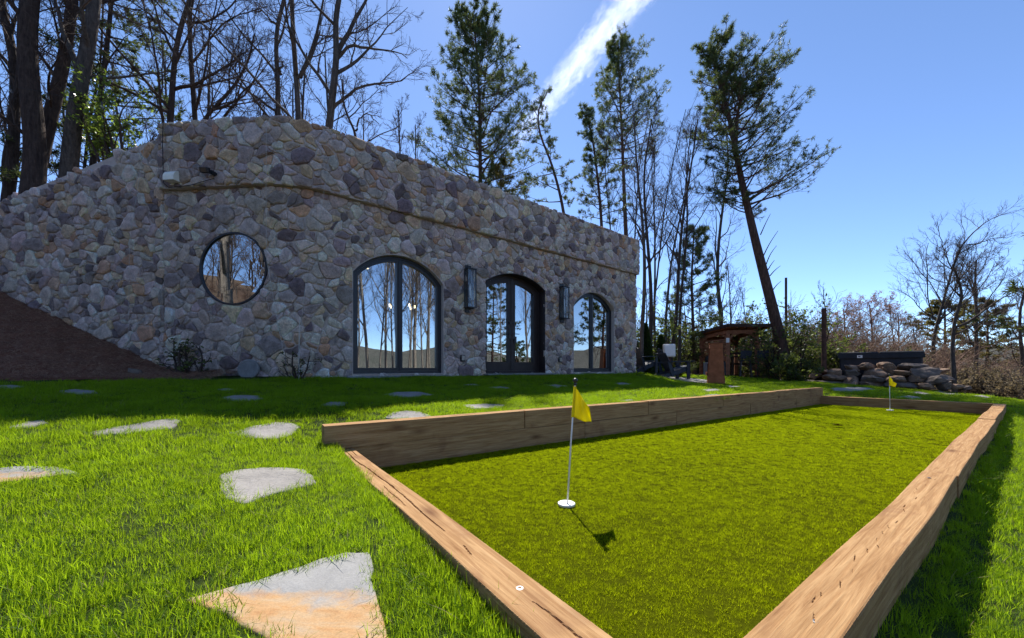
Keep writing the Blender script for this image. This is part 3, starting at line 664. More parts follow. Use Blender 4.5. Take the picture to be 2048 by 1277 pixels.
# body of the house: side, back, roof and the dark room behind the glass
def quad_box(p, q, z0, z1, name, mat, parent):
    pass
e0 = C0 - NV*0; 
def hb(t, n): return C0 + CV*t + NV*n
m = MB()
RM = [hb(0.25, 0.32), hb(LB-0.02, 0.32), hb(LB-0.02, 5.6), hb(0.25, 5.6)]
def wallq(m, a, b, z0, z1, th):
    d = np.array(b)-np.array(a); l = np.linalg.norm(d); m.bar((a[0], a[1], (z0+z1)/2), (b[0], b[1], (z0+z1)/2), th, z1-z0); return m
m = MB(); wallq(m, hb(LB-0.16, 0.02), hb(LB-0.16, 5.8), 0.4, Z_TOP-0.02, 0.30); wallq(m, hb(LB, 5.75), hb(-0.4, 5.75), 0.4, Z_TOP-0.02, 0.25); wallq(m, hb(0.0, 0.7), hb(0.0, 5.75), 0.4, Z_TOP-0.6, 0.2)
hp(m.build('side_walls', M['mortar'], house))
hp(MB().add([(*p, 0.735) for p in RM]+[(*p, 0.70) for p in RM], [(0,1,2,3),(7,6,5,4),(0,4,5,1),(1,5,6,2),(2,6,7,3),(3,7,4,0)]).build('floor', M['interior_floor'], house))
R2 = [hb(-0.3, 0.45), hb(LB-0.02, 0.05), hb(LB-0.02, 5.7), hb(-0.3, 5.7)]
hp(MB().add([(*p, 4.05) for p in R2]+[(*p, 3.7) for p in R2], [(0,1,2,3),(7,6,5,4),(0,4,5,1),(1,5,6,2),(2,6,7,3),(3,7,4,0)]).build('roof', M['mortar'], house))
m = MB(); wallq(m, hb(LB-0.4, 5.5), hb(0.2, 5.5), 0.735, 3.6, 0.1); wallq(m, hb(0.15, 0.4), hb(0.15, 5.4), 0.735, 3.6, 0.1); wallq(m, hb(LB-0.4, 0.4), hb(LB-0.4, 5.4), 0.735, 3.6, 0.1)
hp(m.build('inner_walls', M['interior_wall'], house))

# ------------------------------------------------------------------ chandelier, armchair in the room
def chandelier():
    p = hb(2.55, 1.9); t = empty('chandelier', (p[0], p[1], 2.3), 0, 'small chandelier with glowing bulbs seen through the large arched window', 'chandelier')
    m = MB(); m.tube([(0, 0, 0.05), (0, 0, 1.35)], 0.008, 6); m.lathe([(0.02, -0.1), (0.035, -0.04), (0.03, 0.05), (0.012, 0.14)], 10); m.build('stem', M['black_metal'], t)
    for i in range(7):
        a = 2*PI*i/7+0.2; x, y = 0.30*math.cos(a), 0.30*math.sin(a)
        MB().tube([(0, 0, -0.02), (x*0.5, y*0.5, -0.09), (x*0.9, y*0.9, -0.06), (x, y, 0.0)], 0.007, 6).build('arm', M['black_metal'], t)
        MB().lathe([(0.008, 0), (0.02, 0.02), (0.024, 0.045), (0.012, 0.075), (0.002, 0.09)], 10, (x, y, 0)).build('bulb', M['lit_bulb'], t, True)
chandelier()
p = hb(1.55, 1.5); t = empty('ceiling_light', (p[0], p[1], 3.0), 0, 'slim ceiling light seen through the left pane of the large window', 'light')
MB().tube([(0, 0, 0.05), (0, 0, 0.7)], 0.006).build('rod', M['black_metal'], t); MB().box((0, 0, 0.03), (0.20, 0.05, 0.03), None, 0.006).build('housing', M['black_metal'], t); MB().box((0, 0, 0.008), (0.18, 0.04, 0.012)).build('diffuser', M['lit_bulb'], t)
def armchair():
    p = hb(7.5, 0.95); t = empty('armchair', (p[0], p[1], 0.735), 2.2, 'dark leather armchair inside the window at the far end', 'armchair')
    MB().box((0, 0, 0.30), (0.72, 0.70, 0.26), None, 0.05).build('seat', M['leather'], t)
    MB().box((0, 0.32, 0.68), (0.74, 0.16, 0.78), Euler((-0.15, 0, 0)), 0.05).build('backrest', M['leather'], t)
    for s in (-1, 1): MB().box((s*0.38, 0, 0.42), (0.14, 0.72, 0.42), None, 0.04).build('armrest', M['leather'], t)
    for sx in (-1, 1):
        for sy in (-1, 1): MB().tube([(sx*0.32, sy*0.3, 0), (sx*0.32, sy*0.3, 0.18)], [0.018, 0.026], 8).build('leg', M['door_wood'], t)
armchair()

# ------------------------------------------------------------------ things on the facade
RZ_B = math.atan2(CV[1], CV[0])
def lantern(t0, label):
    p = wall_pt(S_B+t0, 0, 0.05); t = empty('wall_lantern', (p[0], p[1], 2.12), RZ_B, label, 'wall lamp', 'wall lanterns beside the door')
    h = 0.80; w = 0.20; d = 0.15                                       # local: x along the wall, -y out of it
    m = MB(); m.box((0, 0.0, h/2), (w*0.75, 0.02, h+0.20), None, 0.003); m.build('back_plate', M['black_metal'], t)
    m = MB()
    for sx in (-1, 1):
        for yy in (-0.012-0.012, -d): m.box((sx*w/2, yy, h/2), (0.018, 0.018, h))
    for z in (0.0, h): m.box((0, -d/2-0.01, z), (w+0.02, d+0.02, 0.022))
    m.build('frame', M['black_metal'], t)
    m = MB()
    for z0_, s in ((0, -1), (h, 1)):
        m.tube([(-w*0.33, -d*0.5, z0_), (-w*0.33, -d*0.5, z0_+s*0.10), (w*0.33, -d*0.5, z0_+s*0.10), (w*0.33, -d*0.5, z0_)], 0.005, 6)
    m.build('loops', M['black_metal'], t)
    MB().box((0, -d+0.004, h/2), (w-0.02, 0.006, h-0.02)).build('pane', M['clear_glass'], t)
    for sx in (-1, 1): MB().box((sx*(w/2-0.002), -d/2-0.01, h/2), (0.006, d-0.03, h-0.02)).build('pane', M['clear_glass'], t)
    MB().lathe([(0.008, 0.2), (0.022, 0.26), (0.024, 0.42), (0.008, 0.5)], 10, (0, -d/2, 0)).build('bulb', M['white_plastic'], t, True)
    return t
lantern(3.22, 'tall black wall lantern between the large arched window and the door')
lantern(6.02, 'tall black wall lantern between the door and the far arched window')
def socket(t0, z, label):
    p = wall_pt(S_B+t0, 0, 0.045); t = empty('outlet_box', (p[0], p[1], z), RZ_B, label, 'outlet box', 'outdoor outlet boxes low on the front wall')
    MB().box((0, 0, 0), (0.10, 0.05, 0.14), None, 0.006).build('housing', M['black_metal'], t); MB().box((0, -0.028, 0.005), (0.075, 0.012, 0.10), None, 0.004).build('lid', M['steel'], t)
socket(3.09, 1.06, 'small black outlet box low on the wall left of the door')
socket(5.96, 1.07, 'small black outlet box low on the wall right of the door')
RZ_A = math.atan2(Adir[1], Adir[0])
def vent():
    p = wall_pt(0.33, 0, PAR_OUT+0.02); t = empty('vent_hood', (p[0], p[1], CH+(738-371)/F*6.1), RZ_A, 'ivory plastic vent hood low on the parapet near its left end', 'vent')
    n = 8; V = []; w = 0.095
    for sx in (-w, w):
        V += [(sx, 0, 0), (sx, -0.13, 0.0), (sx, -0.13, 0.05)] + [(sx, -0.13*math.cos(k*PI/2/n), 0.05+0.13*math.sin(k*PI/2/n)) for k in range(1, n+1)]
    k = len(V)//2; Fa = [tuple(range(k)), tuple(range(2*k-1, k-1, -1))]+[(i, k+i, k+(i+1) % k, (i+1) % k) for i in range(1, k)]
    MB().add(V, Fa).build('hood', M['ivory_plastic'], t); MB().box((0, 0.005, 0.08), (0.22, 0.02, 0.20), None, 0.004).build('flange', M['ivory_plastic'], t)
    MB().box((0, -0.06, 0.003), (0.17, 0.10, 0.012)).build('flap', M['white_plastic'], t)
vent()
def flood():
    p = wall_pt(0.98, 0, PAR_OUT+0.05); t = empty('flood_light', (p[0], p[1], CH+(738-352)/F*6.0), RZ_A, 'small black flood light on the parapet right of the ivory vent', 'flood light')
    MB().tube([(0.05, 0.05, 0), (0.05, -0.05, 0)], 0.035, 10).build('mount', M['black_metal'], t); MB().box((-0.01, -0.10, 0.01), (0.13, 0.07, 0.085), Euler((0.35, 0, 0.2)), 0.008).build('housing', M['black_metal'], t)
    MB().box((-0.018, -0.137, 0.0), (0.105, 0.006, 0.062), Euler((0.35, 0, 0.2))).build('lens', M['clear_glass'], t)
flood()
def cable(name, spx, label, cat, r, mat, Yoff=-0.14, group=None):
    """a cord hung down the wall, given by picture points on the wall face"""
    P = []
    for u, v, Y in spx: P.append(pix(u, v, Y+Yoff))
    Q = []
    for a, b in zip(P[:-1], P[1:]): Q += [a.lerp(b, k/6) for k in range(6)]
    Q.append(P[-1])
    return tag(MB().tube(Q, r, 5).build(name, mat), label, cat, group)
cable('black_cable', [(326, 243, 6.1), (325, 300, 6.1), (327, 366, 6.1), (338, 376, 6.1), (380, 371, 6.06), (428, 357, 6.0)], 'thin black cable running down the parapet end to the flood light', 'cable', 0.006, M['black_cord'], -0.09)
cable('trellis_string', [(293, 262, 6.2), (282, 335, 6.25), (259, 480, 6.3), (257, 690, 6.3)], 'pale string hanging down the wall left of the round window', 'string', 0.0022, M['cord'], -0.1, 'strings hanging down the stone wall')
cable('trellis_string', [(533, 238, 5.9), (532, 380, 5.9), (533, 520, 5.9), (558, 660, 5.9), (575, 742, 5.9)], 'pale string hanging down the wall just right of the round window', 'string', 0.0022, M['cord'], -0.16, 'strings hanging down the stone wall')
cable('trellis_string', [(657, 330, 6.1), (640, 430, 6.1), (612, 560, 6.1), (598, 690, 6.1)], 'pale string slanting down the wall left of the large window', 'string', 0.0022, M['cord'], -0.18, 'strings hanging down the stone wall')
tag(MB().tube([pix(598, 762, 5.75), pix(598, 690, 5.78), pix(599, 640, 5.8)], 0.005, 6).build('garden_stake', M['cord']), 'thin pale garden stake at the foot of the wall', 'stake')
p = wall_pt(S_B-0.62, 0, 0.07)
tag(MB().lathe([(0.14, 0), (0.155, 0.015), (0.155, 0.05), (0.13, 0.06), (0.12, 0.055)], 28).build('grey_disc', M['old_grey_disc']), 'round grey disc leaning on the wall base below the round window', 'disc')
o = bpy.data.objects['grey_disc']; o.location = (p[0]+0.03, p[1]-0.05, 0.83); o.rotation_euler = (PI/2-0.15, 0, 0.15)

# ------------------------------------------------------------------ the putting court's timbers
court = empty('timber_court_frame', (0, 0, 0), 0, 'long low frame of stacked brown timbers round the putting turf', 'timber frame')
def timber(p, q, w, z0, z1, nx, ny, cracks, seed, wob=0.004):
    """a beam from p to q (its centre line), top face gridded so that its drying cracks are really cut in"""
    rng = np.random.default_rng(seed); p = np.array(p, float); q = np.array(q, float); L = np.linalg.norm(q-p)
    xs = L*np.linspace(0, 1, nx+1)**(1.7 if nx > 150 else 1.0); r = 0.006; h = z1-z0
    prof = [(-w/2, 0), (-w/2, h*0.5), (-w/2, h-r), (-w/2+r*0.3, h-r*0.3)] + [(y, h) for y in np.linspace(-w/2+r, w/2-r, ny)] + [(w/2-r*0.3, h-r*0.3), (w/2, h-r), (w/2, h*0.5), (w/2, 0)]
    prof = np.array(prof); K = len(prof); V = np.zeros((nx+1, K, 3)); V[..., 0] = xs[:, None]; V[..., 1] = prof[:, 0]; V[..., 2] = prof[:, 1]
    ph = rng.uniform(0, 6, 6)
    V[..., 1] += (wob*np.sin(xs*1.7+ph[0])+wob*0.5*np.sin(xs*4.3+ph[1]))[:, None]
    V[..., 2] += ((wob*0.7*np.sin(xs*1.3+ph[2]))[:, None])*(prof[:, 1] > 0.1*h)
    ed = rng.normal(0, 0.0003, (nx+1, K)); V[..., 1] += ed*(np.abs(prof[:, 0]) > w/2-r*0.8)
    top = prof[:, 1] > h-r*0.5
    for (x0, y0, x1, y1, wd_, dp) in cracks:
        a = np.array([x0, y0]); d = np.array([x1-x0, y1-y0]); l2 = d@d
        P = V[..., :2]-a; t = np.clip((P@d)/l2, 0, 1)
        jag = 0.0022*np.sin(t*9+x0*9)+0.0008*np.sin(t*41)
        dist = np.abs(np.linalg.norm(P - t[..., None]*d, axis=-1)+0*jag) if l2 < 0.04 else np.abs((P[..., 0]*-d[1]+P[..., 1]*d[0])/math.sqrt(l2)+jag) + 9*((P@d)/l2 < 0) + 9*((P@d)/l2 > 1)
        wt = wd_*np.sqrt(np.clip(4*t*(1-t), 0.03, 1)); V[..., 2] -= dp*np.clip(1-dist/wt, 0, 1)*top
    I = np.arange((nx+1)*K).reshape(nx+1, K); Q = np.stack([I[:-1, :-1], I[1:, :-1], I[1:, 1:], I[:-1, 1:]], -1).reshape(-1, 4).tolist()
    Q += [tuple(int(i) for i in I[0]), tuple(int(i) for i in I[-1][::-1]), ]
    Q += [(int(I[i, 0]), int(I[i, K-1]), int(I[i+1, K-1]), int(I[i+1, 0])) for i in range(nx)]
    me = py_mesh('timber', V.reshape(-1, 3).tolist(), Q); fix_normals(me)
    o = link('timber', me, M['timber'], court); d = (q-p)/L
    o.location = (p[0], p[1], z0); o.rotation_euler = (0, 0, math.atan2(d[1], d[0])); return o
def screw(parent, x, y, z, mat='white_plastic', r=0.011):
    MB().lathe([(r, 0), (r, 0.002), (r*0.5, 0.003), (r*0.45, 0.0012), (0.0005, 0.001)], 16, (x, y, z)).build('screw', M[mat], parent)
TW = 0.142
rng = np.random.default_rng(21)
# near timber, one course, running left from the near corner (end towards the left wall)
cr = [(0.2, 0.02, 1.05, 0.012, 0.0045, 0.02), (0.95, 0.022, 2.05, -0.018, 0.006, 0.026), (1.9, -0.006, 2.6, 0.012, 0.0035, 0.015), (1.35, -0.035, 1.75, -0.045, 0.003, 0.012), (0.55, -0.02, 0.85, -0.035, 0.003, 0.012)]
# its local x runs towards the left wall; local +y points away from the court
A_, B_ = P_ab(A0+TW/2, B0+TW+0.002), P_ab(A0+TW/2, B1+0.0)
cr = [(0.12, -0.012, 0.40, 0.0, 0.0028, 0.012), (0.95, 0.006, 1.75, -0.010, 0.0036, 0.018), (1.60, -0.012, 2.35, 0.010, 0.0042, 0.022), (2.2, 0.016, 2.75, 0.004, 0.004, 0.02), (1.3, 0.034, 1.7, 0.028, 0.0022, 0.008), (0.72, 0.012, 0.80, 0.0, 0.0025, 0.010), (2.5, -0.03, 2.86, -0.034, 0.0026, 0.012)]
nt = timber((*A_, 0), (*B_, 0), TW, -0.12, 0.198, 480, 52, cr, 1)
screw(nt, 0.47, -0.008, 0.319, 'white_plastic', 0.011)
# right hand timbers, one course above the turf and one below
jr = [A0-0.02, 3.50, 7.72, A1]
for i in range(3):
    L = jr[i+1]-jr[i]; p, q = P_ab(jr[i]+0.004, B0+TW/2), P_ab(jr[i+1]-0.004, B0+TW/2); cr = []
    x = 0.15
    while x < L-0.15:
        l = rng.uniform(0.022, 0.06); y = rng.normal(0.004, 0.011); s = rng.uniform(-0.1, 0.35)
        cr.append((x, y, x+l, y+l*s, rng.uniform(0.0013, 0.0022), rng.uniform(0.003, 0.006))); x += rng.uniform(0.06, 0.26)
    rt = timber((*p, 0), (*q, 0), TW+0.004*(i == 1), -0.002, 0.198-0.003*(i == 1), [560, 420, 200][i], [60, 34, 14][i], cr, 30+i, 0.005)
    if i == 0:
        screw(rt, 0.62, -0.012, 0.2005, 'steel', 0.010); screw(rt, 2.72, 0.02, 0.2005, 'steel', 0.008)
    p, q = P_ab(jr[i]+0.02, B0+TW/2+0.005), P_ab(jr[i+1]-0.01, B0+TW/2+0.005); timber((*p, 0), (*q, 0), TW-0.008, -0.24, -0.006, 60, 4, [], 40+i)
# left hand timbers: two courses with staggered joints
jt = [0.50, 2.45, 4.57, 6.60, 8.75, A1-0.02]; jb = [A0-0.02, 3.35, 5.25, 7.6, 9.7, A1-0.02]
for i in range(5):
    p, q = P_ab(jt[i]+0.004, B1-0.05+TW/2), P_ab(jt[i+1]-0.004, B1-0.05+TW/2)
    L = jt[i+1]-jt[i]; cr = [(0.2*L, 0.02, 0.8*L, -0.015, 0.004, 0.016)]
    timber((*p, 0), (*q, 0), TW, 0.200, 0.390-0.004*(i % 2), 110, 12, cr, 50+i)
    p, q = P_ab(jb[i]+0.004, B1-0.046+TW/2), P_ab(jb[i+1]-0.004, B1-0.046+TW/2); timber((*p, 0), (*q, 0), TW, -0.03, 0.196, 60, 4, [], 60+i)
# far end timber
p, q = P_ab(A1-TW/2, B0+TW+0.004), P_ab(A1-TW/2, B1-0.055); timber((*p, 0), (*q, 0), TW, -0.03, 0.200, 120, 6, [(0.4, 0, 2.2, 0.02, 0.004, 0.02)], 70)
p, q = P_ab(A1-TW/2, B0), P_ab(A1-TW/2, B0+TW); timber((*p, 0), (*q, 0), TW-0.006, -0.03, 0.19, 8, 4, [], 71)

# ------------------------------------------------------------------ golf flags
def golf_flag(u, v, name_label, h, lean, droop, size):
    Y = CH*F/(v-738); x = (u-1024)/F*Y; t = empty('golf_flag', (x, Y, 0.018), 0, name_label, 'golf flag', 'yellow flags on the putting turf')
    tip = Vector((lean*h, 0.01, h)); MB().tube([(0, 0, -0.1), tip*0.5, tip], [0.0055, 0.005, 0.0045], 10).build('pole', M['white_paint'], t, True)
    MB().lathe([(0.052, -0.014), (0.053, -0.001), (0.050, 0.001), (0.040, 0.0005), (0.036, -0.002), (0.012, -0.004)], 36).build('cup_disc', M['white_plastic'], t, True)
    MB().lathe([(0.006, -0.022), (0.011, -0.018), (0.011, -0.012), (0.007, -0.008), (0.014, 0.000), (0.0165, 0.008), (0.013, 0.018), (0.005, 0.0225), (0.001, 0.023)], 18, tip*1.0).build('knob', M['black_metal'], t, True)
    # hanging cloth: narrow at the pole top, spreading to a loose lower corner
    nu, nv = 16, 18; V = []
    for j in range(nv+1):
        b = j/nv                                                        # down the hoist
        for i in range(nu+1):
            a = i/nu                                                    # along the fly
            hoist = tip*(1-(0.030+0.185*b)/h)
            fly = Vector((droop[0]*size, -0.035*size*math.sin(a*7+b*2), -droop[1]*size))
            low = Vector((droop[2]*size, 0, -droop[3]*size))
            d = fly*(1-b) + low*b
            w = 0.020*math.sin(a*6.5+b*2.2)*a**0.5 + 0.012*math.sin(a*11-b*3)*a
            V.append(hoist + d*a + Vector((w*0.25, w, 0.3*w*b)))
    I = np.arange((nu+1)*(nv+1)).reshape(nv+1, nu+1); Q = np.stack([I[:-1, :-1], I[:-1, 1:], I[1:, 1:], I[1:, :-1]], -1).reshape(-1, 4).tolist()
    o = MB().add(V, Q).build('cloth', M['flag_cloth'], t, True)
    md = o.modifiers.new('thickness', 'SOLIDIFY'); md.thickness = 0.0012
    MB().tube([tip*(1-0.028/h), tip*(1-0.218/h)], 0.0085, 10).build('sleeve', M['flag_cloth'], t)
    return t
golf_flag(1133, 1012, 'near yellow golf flag on a white pole with black knob', 0.742, 0.075, (0.085, 0.125, 0.115, 0.045), 1.0)
golf_flag(1780, 822, 'far yellow golf flag near the end timber of the turf', 0.70, 0.0, (0.12, 0.14, 0.13, 0.04), 1.0)

# ------------------------------------------------------------------ flagstones in the lawn
FLAGS = [
 ([(372,1203),(470,1176),(560,1150),(640,1122),(692,1107),(738,1108),(748,1140),(752,1190),(765,1235),(790,1330),(700,1345),(600,1335),(480,1255)], 'largest flagstone in the foreground, half grey and half orange banded'),
 ([(437,960),(452,948),(480,941),(530,937),(570,937),(612,942),(634,968),(565,986),(497,1009),(470,1006),(450,1000)], 'pale heart-shaped flagstone left of the near timber corner'),
 ([(455,868),(500,855),(545,847),(580,848),(602,854),(582,872),(545,881),(500,878)], 'pale five-sided flagstone just left of the end of the stacked timbers'),
 ([(178,868),(230,857),(300,846),(346,839),(362,843),(345,858),(250,871),(190,873)], 'long pale flagstone at the shadow edge on the left lawn'),
 ([(-60,950),(0,940),(50,935),(110,937),(155,948),(95,957),(0,969),(-50,972)], 'warm tan flagstone cut by the left edge of the picture'),
 ([(20,856),(55,846),(88,842),(98,848),(58,858),(28,861)], 'small pale flagstone by the left edge at the border of the house shadow'),
 ([(766,838),(785,827),(810,823),(838,825),(866,834),(830,839),(790,840)], 'rounded tan flagstone above the near end of the stacked timbers'),
 ([(925,812),(960,809),(1010,811),(1002,817),(945,819)], 'flat pale flagstone in the sunny strip behind the stacked timbers'),
 ([(1238,801),(1262,800),(1290,805),(1265,809),(1242,807)], 'small pale flagstone right of the near flag behind the timbers'),
 ([(116,783),(150,780),(190,783),(196,788),(160,790),(122,788)], 'grey flagstone in the house shadow at far left of the lawn'),
 ([(-20,774),(20,772),(50,775),(40,779),(0,778)], 'sliver of grey flagstone in shadow at the left picture edge below the mulch'),
 ([(445,796),(470,792),(520,793),(528,799),(490,804),(455,803)], 'grey flagstone in the shadow below the round window'),
 ([(432,780),(455,778),(475,780),(460,783)], 'thin grey flagstone in deep shadow near the wall below the round window'),
 ([(640,811),(660,806),(695,806),(690,811),(660,814)], 'flagstone half in shadow below the large arched window'),
 ([(768,790),(790,785),(840,785),(868,791),(830,795),(785,795)], 'wide dark flagstone in the shadow in front of the large arched window'),
 ([(925,771),(945,769),(965,771),(948,774)], 'small flagstone in the shadow between the large window and the door'),
 ([(975,776),(1000,774),(1020,777),(995,780)], 'flagstone in the shadow just before the door step'),
 ([(1085,772),(1110,770),(1135,773),(1112,777)], 'flagstone in the shadow right of the door step'),
 ([(1220,768),(1245,766),(1265,769),(1240,773)], 'flagstone in the shadow below the far arched window'),
 ([(1400,780),(1425,778),(1448,781),(1420,784)], 'thin flagstone in the sun left of the rusty fire tower foot'),
 ([(1402,793),(1425,789),(1460,792),(1450,797),(1415,798)], 'pale flagstone behind the stacked timbers near the rusty fire tower'),
 ([(1440,773),(1460,771),(1482,774),(1460,778)], 'thin flagstone in the sun right of the rusty fire tower foot'),
 ([(1655,779),(1690,775),(1735,776),(1762,782),(1720,785),(1675,784)], 'large flat grey flagstone beyond the far timber below the boulders'),
 ([(1815,785),(1840,784),(1868,790),(1845,792)], 'narrow flagstone right of the far flag beyond the end timber'),
 ([(1790,795),(1815,792),(1852,796),(1830,800)], 'grey flagstone tucked behind the end timber beside the far flag'),
 ([(1850,783),(1880,782),(1925,790),(1895,791)], 'long thin flagstone at the foot of the right end of the boulders'),
 ([(1945,792),(1965,791),(1990,798),(1970,799)], 'small flagstone farthest right on the lawn beside the shrubs')]
FP = []
def flagstone(pts, label, k):
    rng = np.random.default_rng(100+k); P = np.array([pix_lawn(u, v) for u, v in pts]); c = P.mean(0)
    A = P[:, :2]-c[:2]
    Q = []
    for i in range(len(A)):                                           # a slightly broken edge
        a, b = A[i], A[(i+1) % len(A)]; L = np.hypot(*(b-a)); n = max(2, int(L/0.07))
        for j in range(n):
            t = j/n; q = a*(1-t)+b*t; nn = np.array([b[1]-a[1], a[0]-b[0]])/max(L, 1e-6); Q.append(q+nn*rng.normal(0, 0.006)*(0 < j))
    A = np.array(Q); n = len(A); FP.append(A+c[:2])
    zf = lambda q: lawn_z(q[:, 0]+c[0], q[:, 1]+c[1])
    V = []; z0 = float(lawn_z(c[0], c[1]))
    for sc, h in ((1.0, -0.06), (1.0, 0.002), (0.985, 0.008), (0.93, 0.010), (0.8, 0.009), (0.6, 0.011), (0.4, 0.008), (0.2, 0.010)):
        q = A*sc; V.append(np.concatenate([q, (zf(q)-z0+h+(rng.normal(0, 0.0016, n) if h > 0.005 else 0))[:, None]], 1))
    V = np.concatenate(V+[np.array([[0, 0, 0.009]])]); K = 8
    Fa = [(r*n+i, r*n+(i+1) % n, (r+1)*n+(i+1) % n, (r+1)*n+i) for r in range(K-1) for i in range(n)]+[((K-1)*n+i, (K-1)*n+(i+1) % n, K*n) for i in range(n)]
    me = py_mesh('flagstone', V, Fa, True); fix_normals(me)
    o = link('flagstone', me, M['flag_band'] if k in (0, 4) else M['flag']); o.location = (c[0], c[1], z0)
    tag(o, label, 'flagstone', 'flagstones set in the lawn')
for k, (pts, lb) in enumerate(FLAGS): flagstone(pts, lb, k)

# ------------------------------------------------------------------ grass and turf fibres (tufts set on points)
def tuft_mesh(name, n, rad, h0, h1, w, lean, seed, mat, seg=3, curl=0.5):
    rng = np.random.default_rng(seed); V = []; Fq = []
    for i in range(n):
        a = rng.uniform(0, 2*PI); r = rad*math.sqrt(rng.random()); p = np.array([r*math.cos(a), r*math.sin(a), -0.01]); h = rng.uniform(h0, h1); th = rng.uniform(0, 2*PI)
        l = abs(rng.normal(0, lean)); d = np.array([math.cos(th), math.sin(th)]); side = np.array([-d[1], d[0], 0]); ww = w*rng.uniform(0.7, 1.3); tw = rng.uniform(-0.6, 0.6)
        side = np.array([math.cos(th+PI/2+tw), math.sin(th+PI/2+tw), 0]); b = len(V)
        for k in range(seg+1):
            t = k/seg; off = h*(l*t + curl*l*t*t); z = h*t*(1-0.35*min(1, l)*t)
            c = p + np.array([d[0]*off, d[1]*off, z]); k_w = ww*(1-t**1.8)
            if k < seg: V += [c-side*k_w, c+side*k_w]
            else: V += [c, c]
        for k in range(seg): Fq.append((b+2*k, b+2*k+1, b+2*k+3, b+2*k+2))
    me = py_mesh(name, V, Fq, True); me.materials.append(mat); return bpy.data.objects.new(name, me)
def scatter(name, P, S, protos, mat, label, cat, seed, tilt=0.12):
    rng = np.random.default_rng(seed); me = bpy.data.meshes.new(name); me.vertices.add(len(P)); me.vertices.foreach_set('co', np.asarray(P, np.float32).ravel())
    R = np.stack([rng.normal(0, tilt, len(P)), rng.normal(0, tilt, len(P)), rng.uniform(0, 2*PI, len(P))], -1).astype(np.float32)
    at = me.attributes.new('turn', 'FLOAT_VECTOR', 'POINT'); at.data.foreach_set('vector', R.ravel())
    at = me.attributes.new('size', 'FLOAT', 'POINT'); at.data.foreach_set('value', np.asarray(S, np.float32))
    at = me.attributes.new('pick', 'INT', 'POINT'); at.data.foreach_set('value', rng.integers(0, len(protos), len(P)).astype(np.int32))
    me.update(); o = link(name, me, mat); tag(o, label, cat, kind='stuff')
    col = bpy.data.collections.new(name+'_kinds')
    for q in protos: col.objects.link(q)
    ng = bpy.data.node_groups.new(name, 'GeometryNodeTree'); ng.interface.new_socket('Geometry', in_out='INPUT', socket_type='NodeSocketGeometry'); ng.interface.new_socket('Geometry', in_out='OUTPUT', socket_type='NodeSocketGeometry')
    N = ng.nodes; L = ng.links; gi = N.new('NodeGroupInput'); go = N.new('NodeGroupOutput'); ci = N.new('GeometryNodeCollectionInfo'); ci.inputs['Collection'].default_value = col; ci.inputs['Separate Children'].default_value = True; ci.inputs['Reset Children'].default_value = True
    ip = N.new('GeometryNodeInstanceOnPoints'); ip.inputs['Pick Instance'].default_value = True
    def na(n, t): x = N.new('GeometryNodeInputNamedAttribute'); x.data_type = t; x.inputs['Name'].default_value = n; return [s for s in x.outputs if s.enabled and s.name == 'Attribute'][0]
    L.new(gi.outputs[0], ip.inputs['Points']); L.new(ci.outputs[0], ip.inputs['Instance']); L.new(na('turn', 'FLOAT_VECTOR'), ip.inputs['Rotation']); L.new(na('size', 'FLOAT'), ip.inputs['Scale']); L.new(na('pick', 'INT'), ip.inputs['Instance Index']); L.new(ip.outputs[0], go.inputs[0])
    md = o.modifiers.new('scatter', 'NODES'); md.node_group = ng; return o
def in_poly(P, A):
    x, y = P[:, 0], P[:, 1]; r = np.zeros(len(P), bool); n = len(A); j = n-1
    for i in range(n):
        c = ((A[i, 1] > y) != (A[j, 1] > y)) & (x < (A[j, 0]-A[i, 0])*(y-A[i, 1])/(A[j, 1]-A[i, 1]+1e-12)+A[i, 0]); r ^= c; j = i
    return r
